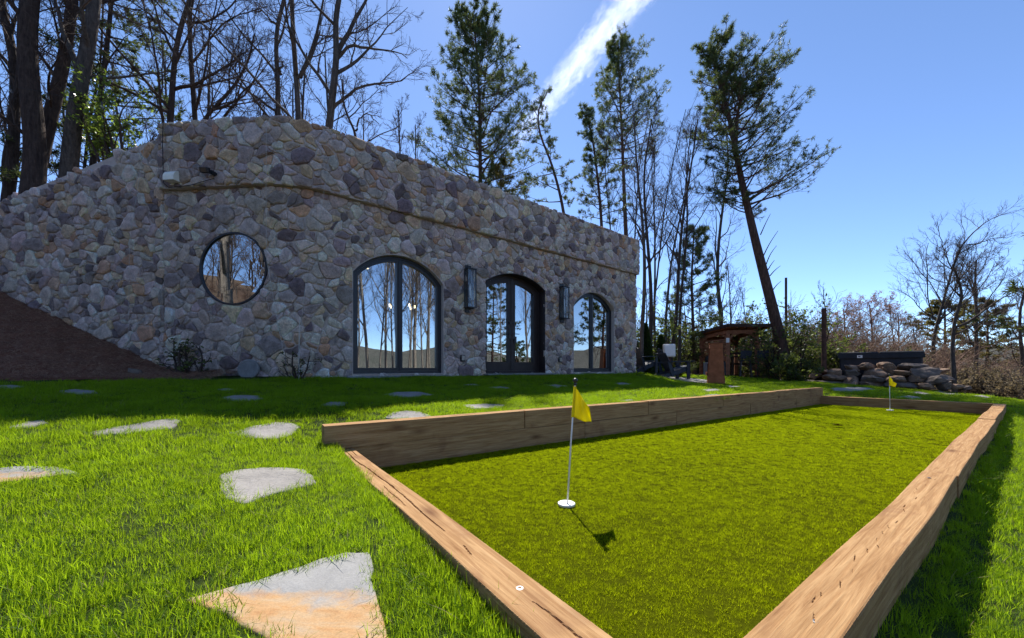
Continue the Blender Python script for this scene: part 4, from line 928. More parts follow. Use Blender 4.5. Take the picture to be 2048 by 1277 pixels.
def lawn_points():
    rng = np.random.default_rng(9); out = []
    for (r0, r1, dens, sc) in ((0.35, 3.0, 1150, 0.9), (3.0, 6.5, 620, 1.05), (6.5, 11, 320, 1.2), (11, 21, 130, 1.5)):
        n = int(PI*(r1*r1-r0*r0)*dens); th = rng.uniform(-1.15, 1.15, int(n*2.3/(2*PI)))
        r = np.sqrt(rng.uniform(r0*r0, r1*r1, len(th))); X = r*np.sin(th); Y = r*np.cos(th); k = lawn_mask(X, Y, 0.03)
        out.append(np.stack([X, Y, np.full(len(X), sc)], -1)[k])
    P = np.concatenate(out); xy = P[:, :2]
    k = np.ones(len(P), bool)
    for A in FP:
        c = A.mean(0); k &= ~in_poly(xy, c+(A-c)*0.975)
    k &= (((xy[:, 0]-5.35)/1.3)**2+((xy[:, 1]-11.75)/0.7)**2) > 1           # bare gravel under the chairs
    P = P[k]; xy = P[:, :2]; a, b = ab_of(xy[:, 0], xy[:, 1])
    lim = (a > jt[0]-0.03) & (a < A1) & (b > B1-0.07) & (b < B1+0.11); P = P[~lim]; xy = P[:, :2]
    t = rng.random(1500); e = np.concatenate([P_ab(np.full(520, A0-0.025)-rng.random(520)*0.03, B0+(B1-B0)*t[:520]), P_ab(jt[0]+(A1-jt[0])*t[520:1100], np.full(580, B1+0.125)+rng.random(580)*0.03), P_ab(A0+(A1-A0)*t[1100:], np.full(400, B0-0.03)-rng.random(400)*0.03)])
    for A in FP:                                                       # longer blades the mower misses round the stones
        c = A.mean(0); per = np.hypot(*(np.roll(A, -1, 0)-A).T).sum(); n = int(per*16); i = rng.integers(0, len(A), n); w = rng.random(n)[:, None]; q = A[i]*(1-w)+np.roll(A, -1, 0)[i]*w; e = np.concatenate([e, c+(q-c)*1.015])
    P = np.concatenate([P, np.concatenate([e, np.full((len(e), 1), 1.15)], 1)]); xy = P[:, :2]
    z = lawn_z(xy[:, 0], xy[:, 1])
    clump = 0.5+0.5*np.sin(xy[:, 0]*6.1+1.3*np.sin(xy[:, 1]*4.7))*np.sin(xy[:, 1]*5.3+1.1*np.sin(xy[:, 0]*3.9))
    S = P[:, 2]*(0.66+0.46*clump)*rng.uniform(0.7, 1.25, len(P))
    return np.concatenate([xy, z[:, None]], -1), S
LP, LS = lawn_points(); print('lawn tufts', len(LP))
kinds = [tuft_mesh('lawn_tuft', 40, 0.055, 0.024, 0.056, 0.0013, 0.45, s, M['lawn_blade']) for s in range(6)]+[tuft_mesh('lawn_tuft', 26, 0.05, 0.03, 0.07, 0.0013, 0.5, 9, M['lawn_blade'])]
scatter('lawn_grass', LP, LS, kinds, M['lawn_blade'], 'bright green mown grass of the lawn', 'grass', 1)
def turf_points():
    rng = np.random.default_rng(19); out = []
    for (a0, a1, dens, sc) in ((A0, 2.6, 3000, 0.9), (2.6, 5, 1900, 1.0), (5, A1, 1000, 1.2)):
        n = int((a1-a0)*(B1-B0)*dens); a = rng.uniform(a0, a1, n); b = rng.uniform(B0, B1-0.05, n); k = (a > A0+TW+0.012) & (a < A1-TW-0.012) & (b > B0+TW+0.012) & (b < B1-0.06)
        a, b = a[k], b[k]; out.append(np.concatenate([P_ab(a, b), np.zeros((len(a), 1)), np.full((len(a), 1), sc)], -1))
    P = np.concatenate(out); return P[:, :3], P[:, 3]*rng.uniform(0.75, 1.2, len(P))
TP, TS = turf_points(); print('turf tufts', len(TP))
kinds = [tuft_mesh('turf_tuft', 36, 0.026, 0.016, 0.025, 0.0008, 0.45, 50+s, M['turf_blade'], 2, 0.7) for s in range(6)]
DR = np.random.default_rng(44).permutation(len(LP))[:4200]; M['dry_blade'] = leafy('dry_blade', (0.20, 0.17, 0.06), (0.36, 0.31, 0.13), (0.36, 0.32, 0.10), 0.4, 0.6, 0.2, True, 0.7)
scatter('dry_grass', LP[DR]+[0, 0, 0.004], LS[DR], [tuft_mesh('dry_tuft', 5, 0.05, 0.02, 0.06, 0.0012, 0.8, 90+s, M['dry_blade']) for s in range(4)], M['dry_blade'], 'scattered straw coloured dry blades in the lawn', 'dry grass', 5)
scatter('turf_fibres', TP, TS, kinds, M['turf_blade'], 'short olive green artificial turf fibres inside the timber frame', 'turf', 2, 0.2)
def curl_leaf():
    Y = CH*F/(856-738); x = (1676-1024)/F*Y; V = []
    out = [(0, -.05), (.018, -.03), (.035, -.035), (.03, -.01), (.05, .0), (.03, .02), (.032, .04), (.01, .035), (0, .06), (-.01, .035), (-.032, .04), (-.03, .02), (-.05, 0), (-.03, -.01), (-.035, -.035), (-.018, -.03)]
    V = [(px_*1.3, py_*1.3, 0.025+9*px_*px_+0.15*abs(py_)) for px_, py_ in out]+[(px_*1.3, py_*1.3, 0.0235+9*px_*px_+0.15*abs(py_)) for px_, py_ in out]+[(0, 0, 0.024), (0, 0, 0.0225)]; n = len(out)
    Fa = [(i, (i+1) % n, 2*n) for i in range(n)]+[(n+(i+1) % n, n+i, 2*n+1) for i in range(n)]+[(i, n+i, n+(i+1) % n, (i+1) % n) for i in range(n)]
    o = MB().add(V, Fa).build('dead_leaf', M['dead_leaf']); o.location = (x, Y, 0.01); o.rotation_euler = (0.1, 0.15, 0.9); tag(o, 'curled brown dead leaf lying on the turf', 'leaf')
curl_leaf()

# ------------------------------------------------------------------ terrace furniture, fire tower, pavilion, hot tub
def adirondack(x, y, rz, label):
    z = float(lawn_z(x, y))+0.03; t = empty('adirondack_chair', (x, y, z), rz, label, 'chair', 'adirondack chairs at the house corner')
    m = M['navy_chair']                                               # faces local -y
    for s in (-1, 1):
        MB().box((s*0.30, -0.30, 0.26), (0.035, 0.11, 0.52), None, 0.005).build('leg', m, t)
        MB().bar((s*0.265, -0.36, 0.33), (s*0.265, 0.52, 0.06), 0.035, 0.12, 0.005).build('rail', m, t)
        MB().box((s*0.335, -0.06, 0.535), (0.14, 0.76, 0.026), Euler((-0.03, 0, 0)), 0.006).build('arm', m, t)
        MB().box((s*0.30, 0.26, 0.30), (0.03, 0.09, 0.46), Euler((-0.3, 0, 0)), 0.004).build('arm_support', m, t)
    for k in range(6): MB().box((0, -0.36+k*0.095, 0.395-k*0.029), (0.53, 0.085, 0.022), Euler((-0.30, 0, 0)), 0.005).build('seat_slat', m, t)
    for k in range(5):
        xx = (k-2)*0.105; L = 0.80-0.055*abs(k-2)**1.6
        b0 = Vector((xx*0.9, 0.12, 0.24)); d = Vector((xx*0.12, 0.47, 0.88)).normalized()
        MB().bar(b0, b0+d*L, 0.095, 0.022, 0.008, up=(0, 1, 0)).build('back_slat', m, t)
    for h in (0.30, 0.62): 
        p0 = Vector((0, 0.145+h*0.47, 0.24+h*0.86)); MB().box(p0, (0.50, 0.03, 0.06), Euler((-0.49, 0, 0)), 0.004).build('back_brace', m, t)
adirondack(5.0, 11.6, 1.70, 'dark navy adirondack chair nearer the rusty fire tower')
adirondack(4.30, 12.35, 2.05, 'dark navy adirondack chair tucked behind against the house corner')
def fire_tower():
    x, Y = 408/F*11.0, 11.0; t = empty('fire_tower', (x, Y, float(lawn_z(x, Y))), -0.42, 'tall tapered rust brown steel fire tower on the lawn', 'fire tower')
    # tapered square shaft, closed on three sides, with a fire mouth facing left
    w0, w1, H, th = 0.235, 0.165, 1.17, 0.012
    V = []
    for zz, w in ((0, w0), (0.34, w0-0.025), (1.03, w1+0.004), (1.05, w1+0.010), (H, w1)): V += [(-w*1.0, -w, zz), (w*0.92, -w, zz), (w*0.92, w, zz), (-w, w, zz)]
    Fa = [(4*i+j, 4*i+(j+1) % 4, 4*i+4+(j+1) % 4, 4*i+4+j) for i in range(4) for j in range(4) if not (j == 3 and i == 1)]
    o = MB().add(V, Fa).build('shaft', M['corten'], t); md = o.modifiers.new('plate', 'SOLIDIFY'); md.thickness = th; md.offset = -1
    MB().box((0, 0, 0.33), (0.38, 0.38, 0.02)).build('hearth_plate', M['corten'], t)
    MB().box((-0.235, 0, 0.30), (0.06, 0.34, 0.10), None, 0.005).build('ledge', M['corten'], t)
    MB().box((-0.005, 0, H+0.006), (2*w1*0.98+0.02, 2*w1+0.02, 0.012)).build('collar', M['corten'], t)
fire_tower()
def pavilion():
    Y0 = 16.0; z = 0.50; x0 = (1456-1024)/F*Y0; t = empty('grill_pavilion', (x0, Y0, z), -0.42, 'small dark brown wooden pavilion with a sloping roof and louvred side wall', 'pavilion')
    st = M['brown_stain']; w, d, h = 1.05, 2.0, 1.78                   # front post is at the origin; x to the right, y to the back
    P = {}
    d = 2.1
    for nm, (xx, yy, hh) in {'a': (0, 0, h+0.12), 'b': (w, 0, h+0.12), 'c': (-0.95, 1.6, h+0.0), 'd': (w-0.5, 2.1, h+0.0)}.items():
        MB().box((xx, yy, hh/2-0.15), (0.14, 0.14, hh+0.3), None, 0.01).build('post', st, t); P[nm] = Vector((xx, yy, hh))
        MB().box((xx, yy, 0.03), (0.18, 0.18, 0.10), None, 0.005).build('post_base', M['dark_stain'], t)
    def beam(a, b, dz=0.0): MB().bar(P[a]+Vector((0, 0, dz)), P[b]+Vector((0, 0, dz)), 0.09, 0.15, 0.006).build('beam', st, t)
    beam('a', 'b'); beam('c', 'd'); beam('a', 'c', 0.02); beam('b', 'd', 0.02)
    def brace(a, b, k=0.34):
        u = (P[b]-P[a]); u.z = 0; u.normalize(); pts = []
        for i in range(7):
            s = i/6*PI/2; pts.append(P[a] + u*(0.05+k*(1-math.cos(s))) + Vector((0, 0, -0.06-k*(1-math.sin(s)))))
        m = MB()
        for i in range(6): m.bar(pts[i], pts[i+1]+(pts[i+1]-pts[i])*0.1, 0.06, 0.09)
        m.build('brace', st, t)
    for a, b in (('a', 'b'), ('b', 'a'), ('a', 'c'), ('c', 'a'), ('d', 'b'), ('c', 'd'), ('d', 'c')): brace(a, b)
    # roof: rafters under boards and a thin metal sheet, falling to the back
    f0, f1 = Vector((-0.02, -0.35, h+0.38)), Vector((w+0.42, -0.38, h+0.30)); b0, b1 = Vector((-1.35, 1.95, h+0.20)), Vector((w-0.35, 2.5, h+0.20))
    def panel(o0, o1, th, nm, mat):
        V = [v+Vector((0, 0, o0)) for v in (f0, f1, b1, b0)]+[v+Vector((0, 0, o1)) for v in (f0, f1, b1, b0)]
        MB().add(V, [(0,1,2,3),(7,6,5,4),(0,4,5,1),(1,5,6,2),(2,6,7,3),(3,7,4,0)]).build(nm, mat, t)
    panel(0.0, 0.03, 0, 'roof_boards', M['dark_stain']); panel(0.034, 0.06, 0, 'roof_sheet', M['roof_metal'])
    for i in range(6):
        k = (i+0.25)/5.5; MB().bar(f0.lerp(f1, k)+Vector((0, 0.06, -0.05)), b0.lerp(b1, k)+Vector((0, -0.06, -0.05)), 0.05, 0.09).build('rafter', st, t)
    MB().bar(f0+Vector((0, -0.02, 0.0)), f1+Vector((0, -0.02, 0.0)), 0.03, 0.13).build('fascia', M['dark_stain'], t); MB().bar(f0+Vector((-0.02, 0, 0)), b0+Vector((-0.02, 0, 0)), 0.03, 0.13).build('fascia', M['dark_stain'], t)
    # louvred wall between the two left posts
    for k in range(11):
        zz = 0.72+k*0.088; q0 = Vector((0, 0, zz)).lerp(Vector((-0.95, 1.6, zz)), 0.05); q1 = Vector((0, 0, zz)).lerp(Vector((-0.95, 1.6, zz)), 0.95)
        u = (q1-q0).normalized(); y_ = Vector((0, 0, 1)).cross(u); R = Matrix((u, y_, Vector((0, 0, 1)))).transposed() @ Euler((0.5, 0, 0)).to_matrix()
        MB().box((q0+q1)/2, ((q1-q0).length, 0.016, 0.075), R).build('louvre', st, t)
    # bar counter along the right side
    MB().box((w*0.62, 0.35, 0.86), (1.1, 0.36, 0.05), None, 0.006).build('counter', M['dark_stain'], t)
    for xx in (0.2, 1.1): MB().box((xx, 0.35, 0.42), (0.08, 0.3, 0.84), None, 0.005).build('counter_leg', M['dark_stain'], t)
    for zz in (0.55, 1.02): MB().box((w*0.62, 0.62, zz), (1.1, 0.03, 0.08)).build('rail', M['dark_stain'], t)
    b = empty('lamp_box', (0, 0, 0)); bpy.data.objects.remove(b)
    return t
pv = pavilion()
PVM = Matrix.Translation(pv.location) @ Euler((0, 0, -0.42)).to_matrix().to_4x4()
def at_pv(x, y, z): return PVM @ Vector((x, y, z))
q = at_pv(-0.02, -0.085, 1.55); o = tag(MB().box((0, 0, 0), (0.12, 0.03, 0.20), None, 0.008).build('switch_box', M['white_plastic']), 'white box fixed high on the front post of the pavilion', 'box'); o.location = q; o.rotation_euler = (0, 0, -0.42)
def stool(x, y, label):
    q = at_pv(x, y, 0); t = empty('bar_stool', (q.x, q.y, 0.50), 2.7, label, 'bar stool', 'bar stools at the pavilion counter')
    for sx in (-1, 1):
        for sy in (-1, 1): MB().bar((sx*0.2, sy*0.2, 0), (sx*0.16, sy*0.16, 0.68), 0.035).build('leg', M['black_metal'], t)
    MB().box((0, 0, 0.69), (0.40, 0.38, 0.04), None, 0.01).build('seat', M['navy_chair'], t); MB().box((0, 0.19, 0.92), (0.40, 0.03, 0.34), Euler((-0.1, 0, 0)), 0.01).build('backrest', M['navy_chair'], t)
    for s in (-1, 1): MB().bar((s*0.2, -0.2, 0.28), (s*0.2, 0.2, 0.28), 0.02).build('footrest', M['black_metal'], t)
stool(0.62, -0.15, 'dark bar stool at the counter between the pavilion front posts'); stool(1.22, -0.10, 'dark bar stool beside the right front post of the pavilion')
def grill():
    q = at_pv(-0.42, 0.95, 0); t = empty('grill', (q.x, q.y, 0.50), -1.0, 'metal grill cabinet standing in front of the louvred pavilion wall', 'grill')
    MB().box((0, 0, 0.33), (0.8, 0.5, 0.62), None, 0.01).build('cabinet', M['sill_stone'], t); MB().box((0, -0.255, 0.40), (0.42, 0.012, 0.34), None, 0.004).build('door', M['black_metal'], t); MB().tube([(-0.15, -0.275, 0.52), (0.15, -0.275, 0.52)], 0.01).build('handle', M['steel'], t)
    MB().lathe([(0.02, -0.38), (0.2, -0.36), (0.24, -0.2), (0.24, 0.2), (0.2, 0.36), (0.02, 0.38)], 16).build('hood', M['black_metal'], t, True)
    h = [c for c in t.children if c.name.startswith('hood')][0]; h.rotation_euler = (0, PI/2, 0); h.location = (0, 0, 0.74)
grill()
def utility():
    Y = 13.4; x = (1338-1024)/F*Y; t = empty('utility_cabinet', (x, Y, 0.47), -0.2, 'pale grey utility cabinet on a post behind the adirondack chairs', 'cabinet')
    MB().box((0, 0, 1.02), (0.40, 0.22, 0.46), None, 0.03).build('housing', M['white_plastic'], t); MB().box((0, -0.115, 1.02), (0.33, 0.012, 0.38), None, 0.004).build('door', M['white_plastic'], t)
    MB().box((0, 0.02, 0.35), (0.10, 0.10, 0.9), None, 0.005).build('post', M['post_wood'], t)
utility()
def hot_tub():
    x, Y = (1757-1024)/F*12.9, 12.9; rz = -0.76; t = empty('hot_tub', (x, Y, 0.40), rz, 'black hot tub with closed dark cover on top of the boulders', 'hot tub')
    w = 2.0; MB().box((0, 0, 0.42), (w-0.06, 1.9, 0.85), None, 0.04).build('shell', M['tub_cover'], t)
    for k in range(2): MB().box(((k-0.5)*(w/2+0.005), 0, 0.935), (w/2-0.006, 1.98, 0.13), None, 0.03).build('cover', M['tub_cover'], t)
    MB().box((0, -1.0, 0.85), (w+0.02, 0.02, 0.13), None, 0.004).build('cover_skirt', M['tub_cover'], t)
    MB().box((-0.46, -1.016, 0.845), (0.13, 0.008, 0.09)).build('label', M['white_plastic'], t); MB().box((-0.47, -1.022, 0.85), (0.05, 0.005, 0.03)).build('print', M['black_metal'], t)
    MB().tube([(-1.05, 0.9, 0.9), (-1.12, 0.7, 1.0), (-1.12, -0.2, 1.03)], 0.018).build('cover_lifter', M['black_metal'], t)
hot_tub()
def rock(rng, sx, sy, sz, mat, name, parent, loc, rz):
    bm = bmesh.new(); bmesh.ops.create_icosphere(bm, subdivisions=3, radius=1); ph = rng.uniform(0, 9, 9)
    pl = [(Vector((0.1*rng.normal(), 0.1*rng.normal(), sg)).normalized(), rng.uniform(0.5, 0.75)) for sg in (1, -1)]+[(Vector(rng.normal(0, 1, 3)).normalized(), rng.uniform(0.48, 0.85)) for _ in range(12)]
    for v in bm.verts:
        c = v.co.copy()
        for n, dd in pl:
            k = c.dot(n)
            if k > dd: c -= n*(k-dd)*0.97
        c *= 1+0.05*math.sin(c.x*7+ph[0])*math.sin(c.y*6+ph[1])+0.035*math.sin(c.z*13+ph[2]+c.x*5)
        v.co = Vector((c.x*sx, c.y*sy, c.z*sz))
    me = bpy.data.meshes.new(name); bm.to_mesh(me); bm.free()
    o = link(name, me, mat, parent); o.location = loc; o.rotation_euler = (rng.normal(0, .08), rng.normal(0, .06), rz); return o
def boulders():
    rng = np.random.default_rng(31); Yb = 11.6; xb = (1762-1024)/F*Yb; zb = float(lawn_z(xb, Yb)); t = empty('boulder_wall', (xb, Yb, zb), -0.72, 'dry stacked wall of brown boulders under the hot tub', 'boulder wall')
    rows = [(-1.55, 1.22, 0.05, 0.50), (-1.50, 1.15, 0.24, 0.52), (-1.32, 1.05, 0.43, 0.48), (-1.0, 0.95, 0.61, 0.46)]
    for r, (x0, x1, z, w) in enumerate(rows):
        x = x0 + 0.12*(r % 2)
        while x < x1:
            ww = w*rng.uniform(0.6, 1.4); hh = rng.uniform(0.115, 0.15)
            rock(rng, ww*0.66, 0.34, hh*1.5, M['boulder'] if rng.random() < 0.6 else M['grey_boulder'], 'boulder', t, (x+ww/2, 0.11*r+rng.normal(0, .05), z+rng.normal(0, .02)), rng.normal(0, .22)); x += ww*0.97
    for (x, y, z, s) in ((-1.75, 0.15, 0.10, 0.2), (-1.60, 0.4, 0.32, 0.22), (-1.9, -0.1, 0.0, 0.16), (1.45, 0.2, 0.06, 0.22), (1.3, 0.4, 0.30, 0.23), (1.2, 0.65, 0.5, 0.24), (-1.45, 0.7, 0.50, 0.22), (1.7, 0.25, 0.02, 0.15)):
        rock(rng, s*1.35, s, s*0.66, M['boulder'] if rng.random() < 0.5 else M['grey_boulder'], 'boulder', t, (x, y, z), rng.uniform(0, 3))
boulders()
def post(u, v0, v1, Y, r, label, name='wooden_post'):
    a, b = pix(u, v1, Y), pix(u, v0, Y); a.z = float(terrain_z(a.x, a.y))-0.1; tag(MB().tube([a, (a+b)/2, b], [r, r, r*0.96], 10).build(name, M['post_wood']), label, 'post')
post(1648, 617, 735, 13.0, 0.072, 'tall brown wooden post left of the hot tub'); post(1572, 556, 700, 17, 0.05, 'thin dark post rising from the shrubs right of the leaning pine')
def light_string():
    Y = 7.6; pts = [pix(u, v, Y) for u, v in ((-60, 140), (20, 172), (95, 186), (150, 200), (204, 204), (250, 214), (297, 216), (328, 243))]
    t = empty('string_lights', pts[3], 0, 'string of clear glass bulbs hanging before the trees at upper left', 'string lights'); L = [p-pts[3] for p in pts]
    MB().tube(L, 0.004, 5).build('cord', M['black_cord'], t)
    for k in (1, 2, 4, 6):
        MB().lathe([(0.012, 0), (0.014, -0.045), (0.012, -0.05)], 8, L[k]).build('socket', M['black_metal'], t); MB().lathe([(0.012, -0.05), (0.03, -0.085), (0.032, -0.11), (0.02, -0.135), (0.003, -0.145)], 12, L[k]).build('bulb', M['clear_glass'], t, True)
light_string()
# gravel pad where the chairs stand
def gravel():
    n = 30; V = [(5.0, 11.6, float(lawn_z(5.0, 11.6))+0.016)]
    for i in range(n): a = 2*PI*i/n; x, y = 5.35+1.35*math.cos(a)*(1+.08*math.sin(5*a)), 11.75+0.75*math.sin(a); V.append((x, y, float(lawn_z(x, y))+0.016))
    tag(MB().add(V, [(0, i+1, (i+1) % n+1) for i in range(n)]).build('gravel_pad', M['gravel']), kind='structure')
gravel()
def contrail():
    P0 = Vector((-0.040*2200, 2200, 0.545*2200)); P1 = Vector((0.40*1150, 1150, 1.09*1150)); d = (P1-P0); L = d.length; n = 18; V = []; k = 30
    for i in range(k+1):
        r = 62*(0.75+0.25*math.sin(i*0.9)) 
        r = 70*(0.45+0.55*min(1, (i/k)*1.6+0.25))
        V += [(-L/2+L*i/k, r*math.cos(2*PI*j/n), r*math.sin(2*PI*j/n)) for j in range(n)]
    Fa = [(i*n+j, i*n+(j+1) % n, (i+1)*n+(j+1) % n, (i+1)*n+j) for i in range(k) for j in range(n)]+[tuple(range(n)), tuple(range(k*n+n-1, k*n-1, -1))]
    o = MB().add(V, Fa).build('contrail', M['contrail']); o.location = (P0+P1)/2; o.rotation_euler = d.to_track_quat('X', 'Z').to_euler()
    tag(o, 'white contrail streak slanting across the blue sky', 'contrail')
contrail()

# ------------------------------------------------------------------ trees: vectorised branch growth
def resample(P, K):
    P = np.asarray(P, float); d = np.concatenate([[0], np.cumsum(np.linalg.norm(np.diff(P, axis=0), axis=1))]); t = np.linspace(0, d[-1], K)
    Q = np.stack([np.interp(t, d, P[:, i]) for i in range(3)], -1)
    for _ in range(2): Q[1:-1] = 0.25*Q[:-2]+0.5*Q[1:-1]+0.25*Q[2:]
    return Q
def tubes(P, R, S):
    N, K, _ = P.shape
    if N == 0: return np.zeros((0, 3)), np.zeros((0, 4), int)
    T = np.gradient(P, axis=1); T /= np.linalg.norm(T, axis=-1, keepdims=True)+1e-9
    ref = np.where(np.abs(T[:, :1, 2:3]) > 0.9, np.array([1.0, 0.15, 0.1]), np.array([0.1, 0.15, 1.0])); U = np.cross(T, np.broadcast_to(ref, T.shape)); U /= np.linalg.norm(U, axis=-1, keepdims=True)+1e-9
    W = np.cross(T, U); a = np.arange(S)*2*PI/S
    V = P[:, :, None] + R[:, :, None, None]*(U[:, :, None]*np.cos(a)[None, None, :, None]+W[:, :, None]*np.sin(a)[None, None, :, None])
    I = np.arange(N*K*S).reshape(N, K, S); J = np.roll(I, -1, 2)
    Q = np.stack([I[:, :-1], J[:, :-1], J[:, 1:], I[:, 1:]], -1).reshape(-1, 4)
    return V.reshape(-1, 3), Q
def grow(p, d, L, K, wander, up, rng):
    N = len(p); P = np.zeros((N, K, 3)); P[:, 0] = p; d = d/(np.linalg.norm(d, axis=1, keepdims=True)+1e-9); st = (L/(K-1))[:, None]
    for k in range(1, K):
        d = d + rng.normal(0, wander, (N, 3)) + np.array([0, 0, up]); d /= np.linalg.norm(d, axis=1, keepdims=True)+1e-9; P[:, k] = P[:, k-1]+d*st
    return P
def sprout(P, R, per, t0, t1, ang, rng, angv=0.25):
    """where and which way the next order of branches leaves its parents"""
    N, K, _ = P.shape; t = t0+(t1-t0)*(np.arange(per)[None]+rng.random((N, per)))/per; f = t*(K-1); i = np.minimum(f.astype(int), K-2); w = (f-i)[..., None]; n = np.arange(N)[:, None]
    p = P[n, i]*(1-w)+P[n, i+1]*w; tg_ = P[n, i+1]-P[n, i]; tg_ /= np.linalg.norm(tg_, axis=-1, keepdims=True)+1e-9
    r = R[n, i]*(1-w[..., 0])+R[n, i+1]*w[..., 0]; q = rng.normal(0, 1, p.shape); q -= (q*tg_).sum(-1, keepdims=True)*tg_; q /= np.linalg.norm(q, axis=-1, keepdims=True)+1e-9
    a = (ang+rng.normal(0, angv, (N, per)))[..., None]
    return p.reshape(-1, 3), (tg_*np.cos(a)+q*np.sin(a)).reshape(-1, 3), r.reshape(-1), t.reshape(-1), np.repeat(np.arange(N), per)
def taper(r0, r1, K, pw=1.0): return r0[:, None]+(r1-r0)[:, None]*(np.linspace(0, 1, K)**pw)[None] if hasattr(r1, '__len__') else r0[:, None]*(1-np.linspace(0, 1, K)**pw)[None]+r1*(np.linspace(0, 1, K)**pw)[None]
def merge(L):
    V = []; Q = []; b = 0
    for v, q in L:
        if len(v) == 0: continue
        V.append(v); Q.append(q+b); b += len(v)
    return np.concatenate(V), np.concatenate(Q)
def part(root, name, VQ, mat, smooth=True):
    V, Q = VQ; o = link(name, fast_mesh(name, V-np.array(root.location), Q, smooth), mat, root); return o
def trunk_wobble(T, rng, r0):
    K = len(T); t = np.linspace(0, 1, K)
    for i in range(2): T[:, i] += r0*0.6*np.sin(t*rng.uniform(5, 9)+rng.uniform(0, 6))*np.minimum(1, t*4)
    return T
def flare(K, r0, r1, L, pw=0.9): 
    t = np.linspace(0, 1, K); return r0+(r1-r0)*t**pw + r0*0.35*np.exp(-t*L/0.45)
def bare_tree(label, T, r0, r1, seed, bark='grey_bark', t0=0.35, limbs=9, llen=0.42, lang=0.85, per=(6, 6, 5), up=0.05, wander=0.10, custom=(), mat_twig='twig', group=None, name='bare_tree', twig_r=0.0055, buds=None, nbud=0, cat='tree', twiglet=1.0):
    rng = np.random.default_rng(seed); T = trunk_wobble(resample(T, 30), rng, r0); H = np.linalg.norm(T[-1]-T[0]); K = 30
    root = empty(name, tuple(T[0]), 0, label, cat, group); TR = flare(K, r0, r1, H)
    part(root, 'trunk', tubes(T[None], TR[None], 10), M[bark])
    p, d, r, t, _ = sprout(T[None], TR[None], limbs, t0, 0.98, lang, rng)
    L = llen*H*(1.15-0.75*(t-t0)/(1-t0))*rng.uniform(0.55, 1.15, len(p)); LP_ = grow(p, d, L, 12, wander, up, rng); lr0 = np.minimum(r*0.60, 0.008+0.014*L); LR = taper(lr0, 0.007, 12, 0.8)
    cp = []
    for pts, rr in custom: cp.append((resample(pts, 12), rr))
    if cp:
        CP = np.stack([c[0] for c in cp]); CP[:, 1:] += np.cumsum(rng.normal(0, 0.03, (len(cp), 11, 3)), 1); CR = taper(np.array([c[1] for c in cp]), 0.009, 12, 0.8)
        LP_ = np.concatenate([LP_, CP]); LR = np.concatenate([LR, CR])
    part(root, 'limbs', tubes(LP_, LR, 6), M[bark])
    LL = np.linalg.norm(np.diff(LP_, axis=1), axis=-1).sum(1)
    p, d, r, t, w = sprout(LP_, LR, per[0], 0.15, 0.98, 0.75, rng); L2 = LL[w]*(0.62-0.3*t)*rng.uniform(0.5, 1.1, len(p)); P2 = grow(p, d, L2, 8, wander*1.25, up, rng); R2_ = taper(np.minimum(r*0.6, 0.004+0.012*L2), twig_r*0.8, 8)
    p, d, r, t, w = sprout(P2, R2_, per[1], 0.12, 1.0, 0.7, rng); L3 = np.maximum(0.18, L2[w]*(0.6-0.25*t)*rng.uniform(0.5, 1.1, len(p))); P3 = grow(p, d, L3, 5, wander*1.4, up, rng); R3 = taper(np.minimum(r*0.7, twig_r*1.35), twig_r*0.7, 5)
    out = [tubes(P2, R2_, 4), tubes(P3, R3, 3)]; ends = [P3[:, -1]]
    if per[2]:
        p, d, r, t, w = sprout(P3, R3, per[2], 0.15, 1.0, 0.65, rng); L4 = np.maximum(0.10, L3[w]*0.5*rng.uniform(0.5, 1.1, len(p)))*twiglet; P4 = grow(p, d, L4, 2, wander*1.4, up, rng); out.append(tubes(P4, taper(np.minimum(r*0.8, twig_r*0.8), twig_r*0.5, 2), 3)); ends.append(P4[:, -1])
    part(root, 'twigs', merge(out), M[mat_twig], False)
    if buds:
        E = np.concatenate(ends); E = E[rng.integers(0, len(E), nbud)]; part(root, 'leaves', leaf_quads(E+rng.normal(0, 0.04, E.shape), 0.034, rng), M[buds], False)
    return root
def leaf_quads(C, s, rng, flat=0.5, asp=0.5):
    n = len(C); u = rng.normal(0, 1, (n, 3)); u[:, 2] *= flat; u /= np.linalg.norm(u, axis=1, keepdims=True); q = rng.normal(0, 1, (n, 3)); q[:, 2] += 0.0; w = np.cross(u, q); w /= np.linalg.norm(w, axis=1, keepdims=True)+1e-9
    sz = (s*rng.uniform(0.6, 1.4, n))[:, None]; V = np.stack([C-u*sz, C+w*sz*asp, C+u*sz, C-w*sz*asp], 1).reshape(-1, 3)
    return V, np.arange(4*n).reshape(-1, 4)
def needle_tufts(C, D, nb, ln, w, rng):
    n = len(C); C = np.repeat(C, nb, 0); D = np.repeat(D, nb, 0); d = D*0.75+rng.normal(0, 0.62, C.shape); d /= np.linalg.norm(d, axis=1, keepdims=True)+1e-9
    s = np.cross(d, rng.normal(0, 1, C.shape)); s /= np.linalg.norm(s, axis=1, keepdims=True)+1e-9; l = (ln*rng.uniform(0.7, 1.2, len(C)))[:, None]
    V = np.stack([C-s*w*0.4, C+s*w*0.4, C+d*l*0.6+s*w*0.5, C+d*l], 1).reshape(-1, 3); return V, np.arange(len(V)).reshape(-1, 4)
